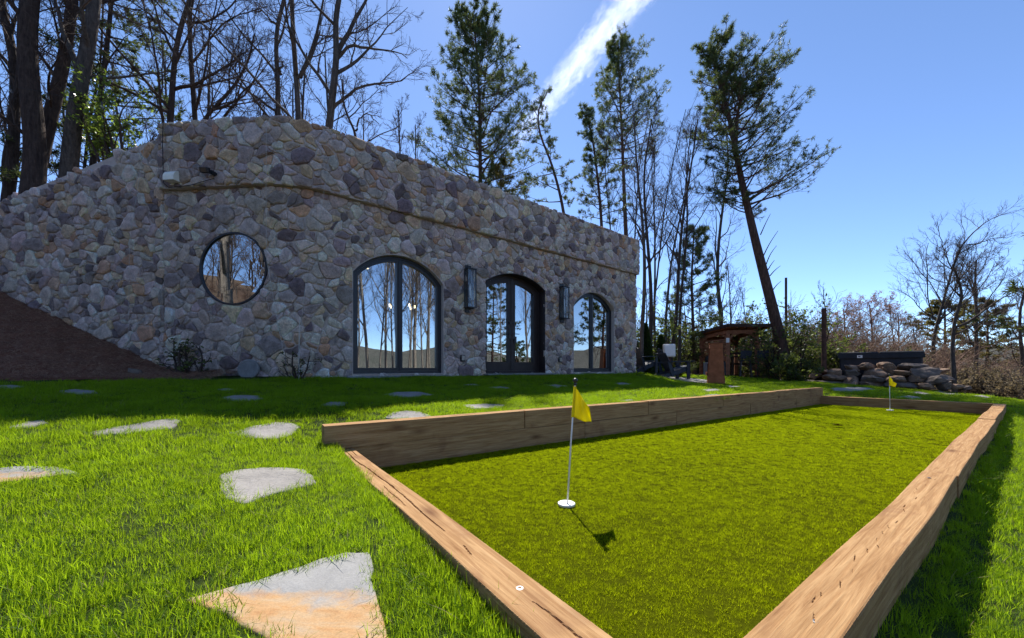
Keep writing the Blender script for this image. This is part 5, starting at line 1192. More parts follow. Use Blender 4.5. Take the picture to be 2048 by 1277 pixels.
def pine_tree(label, T, r0, r1, seed, c0, prof, nb=46, rise=0.25, curve=0.03, per=7, tuft=(8, 0.17, 0.028), bark='pine_bark', lop=None, stubs=(), dens=1.0, needle='pine_needle', group=None, name='pine_tree', sublen=0.42, extra=()):
    """prof(t): reach of the branches at fraction t of the crown (0 at its foot, 1 at the top)"""
    rng = np.random.default_rng(seed); T = resample(T, 30); H = np.linalg.norm(T[-1]-T[0]); root = empty(name, tuple(T[0]), 0, label, 'pine tree', group); TR = flare(30, r0, r1, H, 0.95)
    tb = [tubes(T[None], TR[None], 10)]
    for pts, rr in extra: tb.append(tubes(resample(pts, 14)[None], np.linspace(rr, 0.02, 14)[None], 7))
    part(root, 'trunk', merge(tb), M[bark])
    P, R = T[None], TR[None]
    p, d, r, t, _ = sprout(P, R, nb, c0, 0.995, PI/2, rng, 0.05); u = (t-c0)/(1-c0)
    az = np.arange(nb)*2.399+rng.uniform(0, 1, nb); d = np.stack([np.cos(az), np.sin(az), np.full(nb, rise)+0.55*u**2+rng.normal(0, 0.12, nb)], -1)
    L = np.array([prof(x) for x in u])*rng.uniform(0.6, 1.2, nb)
    if lop is not None: L = L*(1+0.55*(d[:, :2]@np.array(lop[:2])))
    if extra:
        for pts, rr in extra:
            e = resample(pts, 14)[None]; pe, de, re, te, _ = sprout(e, np.linspace(rr, 0.02, 14)[None], nb//3, 0.35, 1.0, 1.1, rng); p = np.concatenate([p, pe]); d = np.concatenate([d, de]); r = np.concatenate([r, re]); L = np.concatenate([L, np.array([prof(0.6)]*len(pe))*rng.uniform(0.4, 0.9, len(pe))])
    BP = grow(p, d, L, 9, 0.07, curve, rng); BR = taper(np.minimum(r*0.5, 0.010+0.012*L), 0.006, 9, 0.8)
    p2, d2, r2, t2, w2 = sprout(BP, BR, per, 0.22, 1.0, 0.75, rng); d2[:, 2] = d2[:, 2]*0.55+0.12; L2 = np.maximum(0.16, L[w2]*sublen*(1.1-0.75*t2)*rng.uniform(0.6, 1.15, len(p2))); P2 = grow(p2, d2, L2, 5, 0.10, curve*1.5, rng); R2_ = taper(np.minimum(r2*0.6, 0.011), 0.004, 5)
    p3, d3, r3, t3, w3 = sprout(P2, R2_, 4, 0.3, 1.0, 0.7, rng); d3[:, 2] = d3[:, 2]*0.6+0.15; L3 = np.maximum(0.10, L2[w3]*0.42*rng.uniform(0.5, 1.1, len(p3))); P3 = grow(p3, d3, L3, 2, 0.1, 0.05, rng)
    st = []
    for pts, rr in stubs: st.append(tubes(resample(pts, 6)[None], np.linspace(rr, 0.008, 6)[None], 5))
    part(root, 'branches', merge([tubes(BP, BR, 5), tubes(P2, R2_, 3), tubes(P3, np.full((len(P3), 2), 0.004), 3)]+st), M[bark])
    C = np.concatenate([P3[:, -1], 0.5*(P3[:, 0]+P3[:, 1]), P2[:, -1], P2[:, 3], BP[:, -1]]); D = np.concatenate([P3[:, -1]-P3[:, 0], P3[:, -1]-P3[:, 0], P2[:, -1]-P2[:, -2], P2[:, -1]-P2[:, -3], BP[:, -1]-BP[:, -2]]); D /= np.linalg.norm(D, axis=1, keepdims=True)+1e-9
    k = rng.random(len(C)) < dens; C, D = C[k], D[k]; cl = np.sin(C[:, 0]*1.9+seed)*np.sin(C[:, 1]*2.1)*np.sin(C[:, 2]*1.7+1); k = rng.random(len(C)) < 0.93+0.5*cl
    part(root, 'crown', needle_tufts(C[k], D[k], tuft[0], tuft[1], tuft[2], rng), M[needle], False); return root
def shrub(label, base, size, seed, leaf='laurel_leaf', nst=9, nleaf=2600, ls=0.055, bark='dark_bark', group=None, name='laurel_shrub', per=(7, 6), open_=0.55, cat='shrub', flat=0.7):
    rng = np.random.default_rng(seed); w, dp, h = size; root = empty(name, tuple(base), 0, label, cat, group); b = np.array(base, float)
    az = rng.uniform(0, 2*PI, nst); sp = np.sqrt(rng.random(nst)); p = b+np.stack([np.cos(az)*sp*w*0.30, np.sin(az)*sp*dp*0.30, np.full(nst, -0.15)], -1); d = np.stack([np.cos(az)*w*open_*sp, np.sin(az)*dp*open_*sp, np.full(nst, h)], -1)
    L = h*rng.uniform(0.55, 1.08, nst); P1 = grow(p, d, L, 9, 0.13, 0.0, rng); R1 = taper(np.full(nst, 0.012+0.012*h), 0.007, 9)
    p, d, r, t, w_ = sprout(P1, R1, per[0], 0.15, 1.0, 0.8, rng); L2 = h*0.36*rng.uniform(0.4, 1.1, len(p)); P2 = grow(p, d, L2, 6, 0.16, 0.04, rng); R2_ = taper(np.minimum(r*0.6, 0.012), 0.005, 6)
    p, d, r, t, w_ = sprout(P2, R2_, per[1], 0.2, 1.0, 0.8, rng); L3 = h*0.13*rng.uniform(0.5, 1.2, len(p)); P3 = grow(p, d, L3, 4, 0.18, 0.05, rng)
    part(root, 'branches', merge([tubes(P1, R1, 5), tubes(P2, R2_, 3), tubes(P3, np.full((len(P3), 4), 0.0045), 3)]), M[bark], False)
    if nleaf:
        E = P3[:, 1:].reshape(-1, 3); n = len(E); k = rng.integers(0, n, nleaf); part(root, 'leaves', leaf_quads(E[k]+rng.normal(0, ls*0.9, (nleaf, 3)), ls, rng, flat), M[leaf], False)
    return root
def PX(pts, Y, dY=0.0): return [tuple(pix(u, v, Y+dY*i/max(1, len(pts)-1))) for i, (u, v) in enumerate(pts)]
def ground_base(P, z):
    """carry the foot of a trunk straight down to the ground at height z"""
    a, b = np.array(P[0]), np.array(P[1]); d = a-b; k = (z-a[2])/d[2] if abs(d[2]) > 1e-6 else 0
    return [tuple(a+d*max(0, min(k, 3)))] + list(P) if k > 0 else list(P)
def trees_left():
    hz = lambda P: ground_base(P, 4.0 if P[0][0] > -9.5 else 3.2)
    P = hz(PX([(10, 400), (14, 250), (22, 110), (8, 40), (0, -60), (-8, -190), (-20, -330)], 10)); bare_tree('dark slender trunk at the left picture edge', P, 0.14, 0.05, 1, 'dark_bark', 0.45, 8, 0.30, 0.8, custom=[(PX([(22, 250), (35, 170), (55, 90), (72, 0), (80, -120)], 10), 0.085)])
    P = hz(PX([(52, 400), (62, 300), (68, 180), (76, 80), (90, -20), (104, -150), (110, -330), (114, -520)], 8.9, 0.4)); bare_tree('thickest dark trunk at upper left, standing upright', P, 0.225, 0.09, 2, 'brown_bark', 0.40, 8, 0.26, 0.9)
    P = hz(PX([(78, 350), (100, 225), (126, 110), (150, 0), (170, -110), (196, -260)], 9.7)); bare_tree('leaning dark trunk rising rightwards beside the thickest trunk', P, 0.19, 0.07, 3, 'brown_bark', 0.3, 9, 0.30, 0.8)
    P = hz(PX([(140, 350), (150, 280), (166, 180), (178, 80), (183, 0), (190, -110), (194, -290)], 9.2)); bare_tree('rough grey trunk with a limb crossing to the left', P, 0.20, 0.08, 4, 'grey_bark', 0.42, 8, 0.28, 0.85, custom=[(PX([(168, 160), (150, 110), (128, 55), (115, 0), (108, -80)], 9.2), 0.075)])
    P = hz(PX([(186, 330), (200, 200), (213, 100), (222, 20), (228, -90), (232, -200)], 11.5)); pine_tree('feathery green hemlock behind the upper left trunks', P, 0.11, 0.03, 5, 0.20, lambda t: 1.75*(1-t)**0.6+0.25, 70, -0.02, -0.02, 8, (7, 0.12, 0.026), 'dark_bark', lop=(0.75, 0), dens=0.8, name='hemlock_tree')
    P = hz(PX([(174, 330), (182, 230), (196, 150), (200, 60), (205, -40)], 12)); bare_tree('thin straight sapling between the grey trunk and the hemlock', P, 0.055, 0.02, 6, 'dark_bark', 0.4, 7, 0.25, 0.8, per=(5, 5, 4))
    P = hz(PX([(338, 270), (345, 190), (351, 120), (362, 55), (385, -10), (398, -110), (404, -230)], 11)); bare_tree('bare tree at the left end of the parapet with a long limb sweeping right', P, 0.105, 0.035, 7, 'brown_bark', 0.25, 11, 0.36, 0.9, custom=[(PX([(346, 180), (390, 165), (440, 140), (475, 110), (500, 88), (530, 84)], 11), 0.055), (PX([(352, 110), (330, 60), (315, 20), (300, -40)], 11), 0.05), (PX([(372, 45), (410, 42), (450, 25), (485, 0), (505, -40)], 11), 0.045)])
    P = hz(PX([(386, 270), (381, 170), (378, 90), (384, 0), (388, -90), (390, -220)], 11.6)); bare_tree('straight bare tree second from the left end of the parapet', P, 0.10, 0.035, 8, 'brown_bark', 0.35, 10, 0.34, 0.85)
    P = hz(PX([(396, 275), (408, 235), (440, 200), (470, 170), (500, 120), (512, 70)], 10.6)); bare_tree('crooked low bare tree arching rightwards above the parapet', P, 0.075, 0.02, 9, 'brown_bark', 0.15, 9, 0.45, 0.75, custom=[(PX([(402, 250), (430, 222), (470, 205), (520, 150), (545, 110)], 10.6), 0.045), (PX([(448, 235), (480, 190), (505, 150), (520, 100)], 10.9), 0.04)])
    P = hz(PX([(560, 260), (563, 180), (556, 120), (551, 55), (565, 0), (572, -90), (574, -220)], 12)); bare_tree('knobbly bare trunk above the middle of the parapet', P, 0.10, 0.035, 10, 'grey_bark', 0.3, 10, 0.30, 0.85, custom=[(PX([(563, 150), (575, 125), (570, 115)], 12), 0.05), (PX([(553, 50), (530, 35), (515, 30), (495, 20)], 12), 0.04)])
    P = hz(PX([(602, 265), (597, 160), (590, 90), (583, 0), (580, -90), (582, -220)], 11)); bare_tree('forked bare trunk just left of the parapet corner', P, 0.105, 0.035, 11, 'grey_bark', 0.35, 9, 0.32, 0.85, custom=[(PX([(600, 155), (618, 105), (632, 50), (642, -20), (650, -100)], 11), 0.06)])
    P = hz(PX([(648, 285), (662, 190), (675, 112), (673, 40), (686, 0), (694, -80), (696, -200)], 10.5)); bare_tree('wide bare tree at the parapet corner with long level limbs to the right', P, 0.135, 0.04, 12, 'grey_bark', 0.42, 8, 0.30, 0.85, custom=[(PX([(672, 120), (690, 75), (718, 35), (752, -20), (775, -80)], 10.5), 0.075), (PX([(674, 118), (700, 100), (735, 86), (770, 90), (800, 102), (808, 108)], 10.5), 0.055), (PX([(661, 222), (690, 192), (718, 175), (752, 170), (800, 168), (828, 148)], 10.5), 0.055)])
    P = hz(PX([(714, 310), (712, 260), (700, 240), (686, 205), (682, 160)], 10.2)); bare_tree('small crooked bare tree behind the sloping parapet', P, 0.06, 0.02, 13, 'brown_bark', 0.2, 7, 0.5, 0.9, per=(5, 5, 4), custom=[(PX([(712, 262), (722, 240), (740, 225), (762, 240)], 10.2), 0.03)])
    shrub('bright green holly bush above the sloping retaining wall', tuple(pix(240, 330, 9.6)), (1.5, 1.2, 1.7), 14, 'holly_leaf', 9, 2400, 0.042, 'brown_bark', name='holly_bush')
trees_left()
def trees_mid():
    gz = 0.5; B = lambda P: ground_base(P, gz)
    P = B(PX([(961, 420), (960, 250), (956, 130), (947, 36)], 20)); pine_tree('broad full white pine rising behind the middle of the house', P, 0.19, 0.04, 20, 0.40, lambda t: 3.45*min(1, 0.6+2.4*t)*(1-t)**0.45+0.3, 118, 0.14, 0.055, 9, (8, 0.19, 0.023), dens=0.92)
    P = B(PX([(1133, 460), (1121, 390), (1101, 320), (1078, 268), (1074, 215), (1092, 190)], 18)); pine_tree('crooked thin pine bending left with a sparse crown', P, 0.115, 0.03, 21, 0.52, lambda t: 1.2*(1-0.5*t), 32, 0.2, 0.03, 6, (6, 0.13, 0.02), lop=(-0.5, 0), dens=0.7)
    P = B(PX([(1206, 500), (1200, 400), (1190, 310), (1181, 255), (1168, 225)], 18)); pine_tree('short pine with a tufted crown left of the tall straight pine', P, 0.13, 0.03, 22, 0.58, lambda t: 1.55*(1-0.75*t), 42, 0.25, 0.05, 7, (8, 0.14, 0.018), dens=0.8)
    P = B(PX([(1254, 520), (1249, 400), (1243, 250), (1238, 150), (1236, 88)], 26)); pine_tree('tall straight pine with a long bare trunk above the house end', P, 0.22, 0.04, 23, 0.62, lambda t: 3.7*(0.55+0.45*math.sin(min(1, t*1.3)*PI*0.8))*(1-t)**0.45+0.35, 70, 0.30, 0.055, 9, (8, 0.20, 0.024), lop=(0.35, 0), dens=0.8)
    P = B(PX([(1580, 765), (1546, 620), (1510, 480), (1476, 330), (1456, 220), (1434, 145), (1420, 98)], 15))
    st = [(PX(q, 15), 0.022) for q in ([(1527, 512), (1537, 490), (1556, 462)], [(1532, 530), (1540, 508), (1553, 492)], [(1536, 540), (1543, 528), (1549, 521)], [(1540, 552), (1549, 541), (1561, 532)], [(1546, 580), (1555, 568), (1562, 563)], [(1521, 470), (1532, 445), (1541, 428)])]
    pine_tree('great leaning pine with a spreading crown right of the pavilion', P, 0.235, 0.04, 24, 0.50, lambda t: 2.5*(0.75+0.25*math.sin(t*PI))*(1-t)**0.35+0.25, 92, 0.26, 0.045, 9, (8, 0.13, 0.016), lop=(0.55, 0), dens=0.85, stubs=st, extra=[(PX([(1470, 300), (1474, 240), (1480, 195), (1496, 160)], 15), 0.10)])
    P = ground_base(PX([(1386, 650), (1383, 560), (1388, 462)], 18), 0.2); pine_tree('young green pine in the understory behind the pavilion', P, 0.10, 0.03, 25, 0.15, lambda t: 1.75*(1-t)**0.6+0.2, 46, 0.20, 0.04, 8, (8, 0.17, 0.020), dens=0.75, needle='pine_needle')
    P = ground_base(PX([(1005, 440), (1003, 400), (1000, 330)], 19), 0.2); pine_tree('yellowish low pine crown rising just above the middle of the parapet', P, 0.07, 0.02, 26, 0.4, lambda t: 1.6*(1-t)**0.7+0.2, 24, 0.1, 0.04, 7, (7, 0.17, 0.020), dens=0.6, needle='warm_needle')
    bpy.context.view_layer.update()
    BT = [([(1284, 745), (1287, 600), (1283, 450), (1277, 320), (1270, 230)], 13, .085, 'slim bare trunk nearest the house end wall'), ([(1302, 740), (1300, 600), (1295, 450), (1290, 340), (1300, 240)], 13.6, .09, 'second slim bare trunk right of the house end'), ([(1310, 730), (1311, 560), (1305, 400), (1312, 290)], 14.5, .06, 'thin pole-like bare tree right of the house end'),
          ([(1338, 740), (1352, 620), (1366, 470), (1382, 330), (1392, 240)], 14, .085, 'bare trunk leaning right behind the adirondack chairs'), ([(1328, 735), (1332, 640), (1345, 520), (1368, 400), (1380, 300)], 15.5, .07, 'thin bare tree weaving between the trunks left of the young pine'), ([(1358, 740), (1364, 600), (1372, 470), (1371, 350), (1385, 250)], 15, .07, 'bare double-topped tree in front of the young pine'),
          ([(1441, 700), (1436, 560), (1444, 450), (1455, 330), (1450, 250)], 19.5, .125, 'bare trunk behind the pavilion roof left of the leaning pine'), ([(1222, 500), (1218, 410), (1210, 330), (1222, 260)], 17.5, .06, 'thin bare tree right of the short pine'), ([(1268, 500), (1272, 400), (1280, 310), (1300, 230)], 17, .06, 'thin bare tree just right of the tall straight pine'), ([(1320, 500), (1330, 400), (1350, 300), (1372, 220)], 19, .06, 'slanting bare tree in the gap between the two tallest pines')]
    for i, (q, Y, r, lb) in enumerate(BT): bare_tree(lb, ground_base(PX(q, Y), 0.2), r, r*0.25, 40+i, 'dark_bark' if i % 2 else 'grey_bark', 0.38, 9, 0.26, 0.55, per=(5, 5, 4), up=0.09)
trees_mid()
def trees_right():
    B = lambda P: ground_base(P, float(terrain_z(P[0][0], P[0][1])))
    P = B(PX([(1866, 760), (1868, 680), (1890, 600), (1906, 530), (1912, 505)], 16)); bare_tree('multi-stemmed bare tree with the widest crown at the right', P, 0.085, 0.025, 60, 'grey_bark', 0.45, 11, 0.45, 0.6, per=(7, 7, 4), twig_r=0.0045, up=0.10, custom=[(PX([(1906, 535), (1925, 500), (1942, 475), (1975, 448), (2025, 430)], 16), 0.038), (PX([(1866, 640), (1852, 590), (1848, 540), (1848, 490)], 16), 0.03), (PX([(1906, 545), (1890, 500), (1880, 440)], 16), 0.026), (PX([(1870, 640), (1830, 600), (1800, 580)], 16), 0.026), (PX([(1935, 490), (1975, 485), (2030, 475)], 16), 0.026)])
    P = B(PX([(1908, 780), (1905, 700), (1909, 640), (1924, 590), (1912, 550), (1906, 530)], 12.2)); bare_tree('slim bare tree in front at the lawn edge right of the boulders', P, 0.07, 0.025, 61, 'grey_bark', 0.45, 7, 0.40, 0.75, custom=[(PX([(1912, 655), (1945, 632), (1985, 605), (2020, 590), (2060, 560)], 12.2), 0.04)])
    P = B(PX([(1949, 770), (1947, 670), (1956, 620), (1955, 560), (1953, 520)], 16.5)); bare_tree('bare tree between the slim tree and the right picture edge', P, 0.09, 0.025, 62, 'grey_bark', 0.35, 11, 0.48, 0.6, per=(7, 6, 4), twig_r=0.0045, up=0.10, custom=[(PX([(1948, 655), (1985, 640), (2020, 615)], 16.5), 0.04)])
    P = B(PX([(2038, 780), (2042, 690), (2046, 620), (2056, 560)], 17)); bare_tree('bare tree cut by the right picture edge', P, 0.10, 0.03, 63, 'grey_bark', 0.3, 9, 0.45, 0.7)
    for i, (u, Y, lb) in enumerate(((1735, 24, 'reddish budding tree behind the hot tub'), (1680, 25, 'second reddish budding tree behind the tall wooden post'), (1790, 29, 'pinkish budding tree behind the right end of the hot tub'))):
        z = float(terrain_z((u-1024)/F*Y, Y)); b = (pix(u, 738, Y).x, Y, z); top = pix(u+5, 610+8*i, Y)
        bare_tree(lb, [b, ((b[0]+top.x)/2+.2, Y, (z+top.z)/2), tuple(top)], 0.09, 0.03, 70+i, 'grey_bark', 0.12, 15, 0.5, 0.8, per=(7, 5, 4), up=0.08, mat_twig='red_twig', buds='bud_leaf', nbud=5200, name='budding_tree')
    for i, (u, v, Y, lb) in enumerate(((1890, 610, 21, 'low scrubby pine behind the widest bare tree'), (1975, 605, 22, 'low scrubby pine toward the right picture edge'))):
        z = float(terrain_z((u-1024)/F*Y, Y)); pine_tree(lb, [(pix(u, 738, Y).x, Y, z), tuple(pix(u, v, Y))], 0.10, 0.03, 80+i, 0.25, lambda t: 2.3*(1-t)**0.6+0.2, 36, 0.15, 0.03, 7, (8, 0.17, 0.04), dens=0.75, needle='warm_needle')
trees_right()
def shrubs():
    def at(u, Y, off=0.0): x = (u-1024)/F*Y; return (x, Y, max(float(terrain_z(x, Y)), float(lawn_z(x, Y)) if Y < 13 else -9)+off)
    n = 0; rng = random.Random(3)
    for (u, Y, w, h, lb) in ((1296, 14.3, 1.7, 2.5, None), (1335, 18.2, 2.0, 2.7, None), (1366, 20, 2.2, 2.5, None), (1415, 20.5, 2.2, 2.6, None), (1455, 21.5, 2.4, 2.8, None), (1500, 21, 2.4, 3.2, None), (1540, 18, 2.0, 2.9, None), (1476, 21.5, 2.6, 3.9, None), (1400, 21, 2.6, 3.0, None), (1345, 20, 2.4, 3.0, None), (1536, 21, 2.6, 3.7, None)):
        if n < 4: LS_ = (LS_ if n else [])+[(shrub('leafy evergreen laurel shrub at the edge of the woods behind the pavilion', at(u, Y), (w, w*0.8, h), 200+n, 'laurel_leaf', 10, 2300, 0.055, group='laurel shrubs behind the pavilion'), h)]
        else: q = LS_[n % 4]; dup(q[0], at(u, Y), rng.uniform(0, 6.28), h/q[1])
        n += 1
    for (u, Y, w, h, lb) in ((1566, 14.9, 0.9, 2.6, 'laurel climbing the foot of the leaning pine'), (1590, 15.2, 1.7, 2.9, 'tall leafy laurel right of the leaning pine'), (1622, 15.6, 1.6, 2.2, 'olive laurel shrub left of the tall wooden post'), (1672, 14.8, 1.5, 2.0, 'green laurel shrub right of the tall wooden post'), (1712, 15.6, 1.5, 1.8, 'green laurel shrub behind the left end of the hot tub'), (1775, 16.2, 2.0, 1.9, 'laurel shrub behind the right end of the hot tub'), (1585, 13.6, 0.9, 1.2, 'low dark laurel at the lawn edge below the leaning pine'), (1532, 17.6, 1.1, 1.1, 'low dark laurel right of the bar stools')):
        shrub(lb, at(u, Y), (w, w*0.8, h), 230+n, 'laurel_leaf', 9, 2200, 0.052); n += 1
    for (u, Y, w, h, lb) in ((1845, 15.5, 2.0, 1.7, 'tangled brown brush just right of the boulders'), (1640, 18.5, 2.4, 3.0, 'tangled twiggy brush behind the tall wooden post'), (1610, 19.5, 2.6, 3.4, 'tangled twiggy brush right of the leaning pine'), (1940, 14, 1.7, 1.3, 'tangled brown brush beside the slim lawn-edge tree'), (1995, 12.6, 1.6, 1.0, 'pale leafy brush at the lower right lawn edge'), (1930, 12.9, 1.3, 0.9, 'small pale brush at the foot of the slim lawn-edge tree'), (2040, 11.6, 1.6, 1.0, 'pale leafy brush cut by the right picture edge'), (2075, 13.5, 2.2, 1.7, 'tall tangled brush at the right picture edge')):
        shrub(lb, at(u, Y, -0.05), (w, w*0.8, h), 260+n, 'dry_leaf', 16, 2400, 0.030, 'grey_bark', name='brush', per=(9, 7), open_=0.9); n += 1
    for (u, Y, lb, h) in ((1291, 13.2, 'narrow dark cypress against the house corner', 1.75), (1322, 13.8, 'narrow cone-shaped cypress behind the adirondack chairs', 1.45)):
        b = np.array(at(u, Y)); r = np.random.default_rng(n); root = empty('cypress', tuple(b), 0, lb, 'cypress', None); N = 3200; t = r.random(N)**0.8; a = r.uniform(0, 2*PI, N); rad = 0.30*(1-t)**0.8*(0.75+0.25*np.sqrt(r.random(N)))*(1+0.1*np.sin(3*a+6*t))
        C = b+np.stack([np.cos(a)*rad, np.sin(a)*rad, 0.05+t*h], -1); part(root, 'foliage', needle_tufts(C, np.stack([np.cos(a)*.4, np.sin(a)*.4, np.ones(N)], -1), 3, 0.10, 0.030, r), M['cypress_spray'], False)
        part(root, 'stem', tubes(np.array([[b-[0, 0, .1], b+[0, 0, h*0.8]]]), np.array([[0.03, 0.01]]), 6), M['dark_bark']); n += 1
    # arching lime grass beside the chairs
    r = np.random.default_rng(77); b = np.array(at(1352, 13.2)); N = 160; a = r.uniform(0, 2*PI, N); d = np.stack([np.cos(a)*.7, np.sin(a)*.7, np.full(N, 1.3)], -1); L = r.uniform(0.5, 0.95, N); P = grow(b+np.stack([np.cos(a)*.08, np.sin(a)*.08, np.zeros(N)], -1), d, L, 8, 0.03, -0.16, r)
    root = empty('ornamental_grass', tuple(b), 0, 'arching yellow green ornamental grass behind the adirondack chair', 'ornamental grass'); part(root, 'blades', tubes(P, taper(np.full(N, 0.007), 0.002, 8), 3), M['lime_grass'], False)
    # sapling on the mulch
    x, y = -4.95, 5.85; z = float(bank_z(x, y)); shrub('small leafy sapling at the foot of the retaining wall beside the mulch', (x, y, z), (0.7, 0.35, 0.75), 300, 'laurel_leaf', 7, 330, 0.026, 'brown_bark', name='sapling', per=(4, 4))
    x, y = -3.62, 5.80; shrub('thin bare-stemmed plant at the wall beside the garden stake', (x+0.28, y, 0.70), (0.4, 0.2, 0.55), 301, 'laurel_leaf', 5, 90, 0.02, 'brown_bark', name='sapling', per=(4, 4))
    rr = np.random.default_rng(5); x, y = -5.6, 5.55; o = rock(rr, 0.10, 0.08, 0.08, M['grey_boulder'], 'dark_stone', None, (x, y, float(bank_z(x, y))+0.02), 0.4); tag(o, 'dark lump of stone lying on the mulch bank', 'stone')
shrubs()
def thicket():
    rng = random.Random(8); kinds = [shrub('tangled leafless bush along the edge of the woods', (0, 0, 0), (2.6, 2.2, h), 600+i, 'dry_leaf', 20, 900, 0.022, 'pale_twig', 'tangled leafless bushes along the woods', 'bare_bush', (10, 8), 0.8) for i, h in enumerate((3.0, 2.4, 3.6))]; used = [0]*3
    for k in range(110):
        if k < 40: u = 1290+(2200-1290)*k/39+rng.uniform(-20, 20); Y = rng.uniform(19, 30)
        else: u = 1560+(2400-1560)*((k-40)%35)/34; Y = rng.uniform(15.5, 24)
        x = (u-1024)/F*Y; z = float(terrain_z(x, Y))-0.1; i = rng.randrange(3); sc = rng.uniform(0.85, 1.25)*(1.0 if k < 40 else 0.85)
        if not used[i]: used[i] = 1; o = kinds[i]; o.location = (x, Y, z); o.scale = (sc, sc, sc)
        else: dup(kinds[i], (x, Y, z), rng.uniform(0, 6.28), sc)
    for k in range(100):
        th = PI+0.3+1.25*k/99; r = rng.uniform(13, 50); x, y = r*math.sin(th), r*math.cos(th); dup(kinds[rng.randrange(3)], (x, y, float(terrain_z(x, y))-0.1), rng.uniform(0, 6.28), rng.uniform(0.5, 0.8), 'low leafless bush on the slope across the lawn', 'low bushes on the slope across the lawn')
thicket()
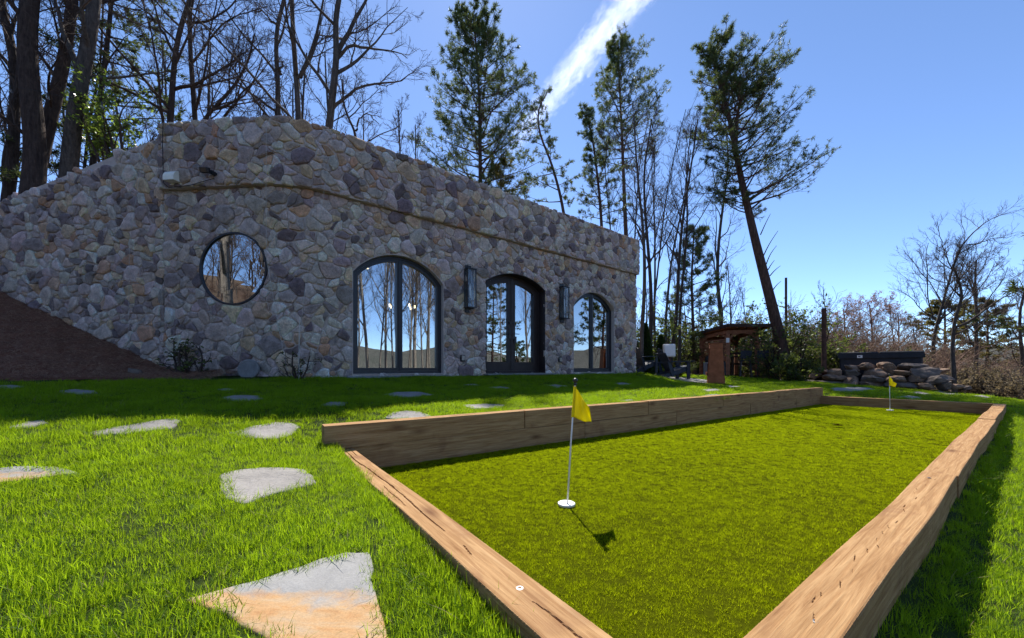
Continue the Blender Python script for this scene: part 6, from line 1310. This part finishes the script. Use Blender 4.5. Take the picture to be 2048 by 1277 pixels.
def woods():
    """slender bare trees farther off, and the trees across the lawn that the windows mirror"""
    rng = random.Random(12); protos = []
    for i in range(4):
        H = (10, 8.5, 11, 7.5)[i]; protos.append(bare_tree('slender bare tree in the woods behind', [(0, 0, 0), (0.3*(-1)**i, 0.1, H*0.5), (0.1, 0.3*(-1)**i, H)], 0.10, 0.025, 400+i, 'dark_bark' if i % 2 else 'grey_bark', 0.25, 12, 0.34, 0.6, per=(5, 4, 3), up=0.09, twig_r=0.009, group='slender bare trees in the woods behind'))
    used = [False]*4
    def put(x, y, sc, z=None, lb=None, gp=None):
        i = rng.randrange(4); z = float(terrain_z(x, y))-0.05 if z is None else z; rz = rng.uniform(0, 6.28)
        if not used[i] and lb is None:
            used[i] = True; r = protos[i]; r.location = (x, y, z); r.rotation_euler = (0, 0, rz); r.scale = (sc, sc, sc)
        else: dup(protos[i], (x, y, z), rz, sc, lb, gp)
    for k in range(64):                                               # behind the house and round to the right
        th = -0.40+1.40*k/63+rng.uniform(-.02, .02); r = rng.uniform(24, 52); x, y = r*math.sin(th), r*math.cos(th)
        put(x, y, rng.uniform(0.75, 1.1) if th < 0.56 else rng.uniform(0.42, 0.62))
    for k in range(26):                                               # on the hill at the left
        th = -1.15+0.95*k/25; r = rng.uniform(14, 26); x, y = r*math.sin(th), r*math.cos(th); put(x, y, rng.uniform(0.8, 1.1), 3.0, 'slender bare tree on the hill behind the left trunks', 'slender bare trees on the left hill')
    for k in range(34):                                               # on the rising wood behind the camera
        th = PI+0.05+1.35*k/33; r = rng.uniform(13, 34); x, y = r*math.sin(th), r*math.cos(th); put(x, y, rng.uniform(0.7, 1.1), None, 'bare tree in the rising woods across the lawn', 'bare trees across the lawn')
    for k in range(64):                                               # thick on the hill the round window mirrors
        th = 3.55+1.1*rng.random(); r = rng.uniform(20, 62); x, y = r*math.sin(th), r*math.cos(th); put(x, y, rng.uniform(0.7, 1.1), None, 'bare tree in the rising woods across the lawn', 'bare trees across the lawn')
    def tall(x, y, H, r, seed, lb, lean=(0, 0), bark='pale_bark', **k):
        z = float(terrain_z(x, y))-0.1; return bare_tree(lb, [(x, y, z), (x+lean[0]*0.4, y+lean[1]*0.4, z+H*0.45), (x+lean[0], y+lean[1], z+H)], r, r*0.25, seed, bark, 0.22, 11, 0.34, 0.5, per=(6, 5, 4), up=0.10, twig_r=0.007, **k)
    W0 = np.array([-1.93, 7.02]); W1 = np.array([0.09, 8.75]); W2 = np.array([2.3, 10.4])
    TP_ = []
    for i, (o, ang, dist, H, r) in enumerate(((W0, 115, 15.5, 13, .10), (W0, 117.5, 17, 14, .12), (W0, 120.5, 14.5, 14, .15), (W0, 123.5, 17, 12, .09), (W0, 113, 18, 12, .08), (W0, 127, 16, 13, .11), (W0, 110, 20, 12, .09), (W0, 130, 18, 11, .09), (W0, 111.5, 14, 9, .05), (W0, 114, 15, 10, .06), (W0, 116, 22, 12, .09), (W0, 119, 20, 11, .07), (W0, 122, 21, 12, .08), (W0, 125, 15, 9, .05), (W0, 128.5, 21, 11, .08), (W0, 118, 13, 8, .045), (W1, 95, 22, 10, .08), (W1, 106, 15, 9, .05), (W2, 92, 21, 10, .07), (W2, 101, 17, 9, .05), (W1, 100, 19, 12, .10), (W1, 112, 21, 11, .07), (W2, 97, 19, 12, .10))):
        a = math.radians(ang); x, y = o+dist*np.array([math.sin(a), math.cos(a)])
        if i < 5: TP_.append((tall(x, y, H, r, 500+i, 'tall pale-barked tree across the lawn, mirrored in the windows', (rng.uniform(-.6, .6), rng.uniform(-.6, .6)), group='pale-barked trees across the lawn'), H, r))
        else:
            q = min(TP_[:5], key=lambda k: abs(k[2]/k[1]-r/H)+0.004*rng.random()); sc = H/q[1]; dup(q[0], (x, y, float(terrain_z(x, y))-0.1), rng.uniform(0, 6.28), (sc*0.5+0.5*r/q[2], sc*0.5+0.5*r/q[2], sc))
    for i, (o, ang, dist, H) in enumerate(((W1, 108, 20, 8.5), (W2, 88.5, 15, 8), (W1, 103, 27, 5.5), (W2, 84, 19, 9))):
        a = math.radians(ang); x, y = o+dist*np.array([math.sin(a), math.cos(a)]); z = float(terrain_z(x, y)); pine_tree('spreading pine across the lawn, mirrored in the windows', [(x, y, z-.1), (x+.3, y, z+H*0.5), (x, y+.2, z+H)], 0.13, 0.03, 520+i, 0.35, lambda t: 2.2*(1-t)**0.5+0.3, 34, 0.12, 0.02, 7, (8, 0.17, 0.04), dens=0.7, group='pines across the lawn')
    x, y = -11.3, 0.2; tall(x, y, 12, 0.17, 540, 'forked bare tree on the slope across the lawn, mirrored in the round window', (0.4, 0), 'pale_bark', custom=[([(x, y, 1.6), (x-.6, y+.7, 3.2), (x-1.3, y+1.5, 6)], 0.12), ([(x, y, 1.2), (x+.6, y-.8, 2.6), (x+1.4, y-1.9, 5)], 0.10)])
woods()
tot = sum(len(o.data.polygons) for o in bpy.data.objects if o.type == 'MESH' and o.users_collection); uniq = sum(sum(len(p.vertices)-2 for p in me.polygons) if len(me.polygons) < 20000 else 2*len(me.polygons) for me in bpy.data.meshes)
print('faces', tot, 'unique tris', uniq)
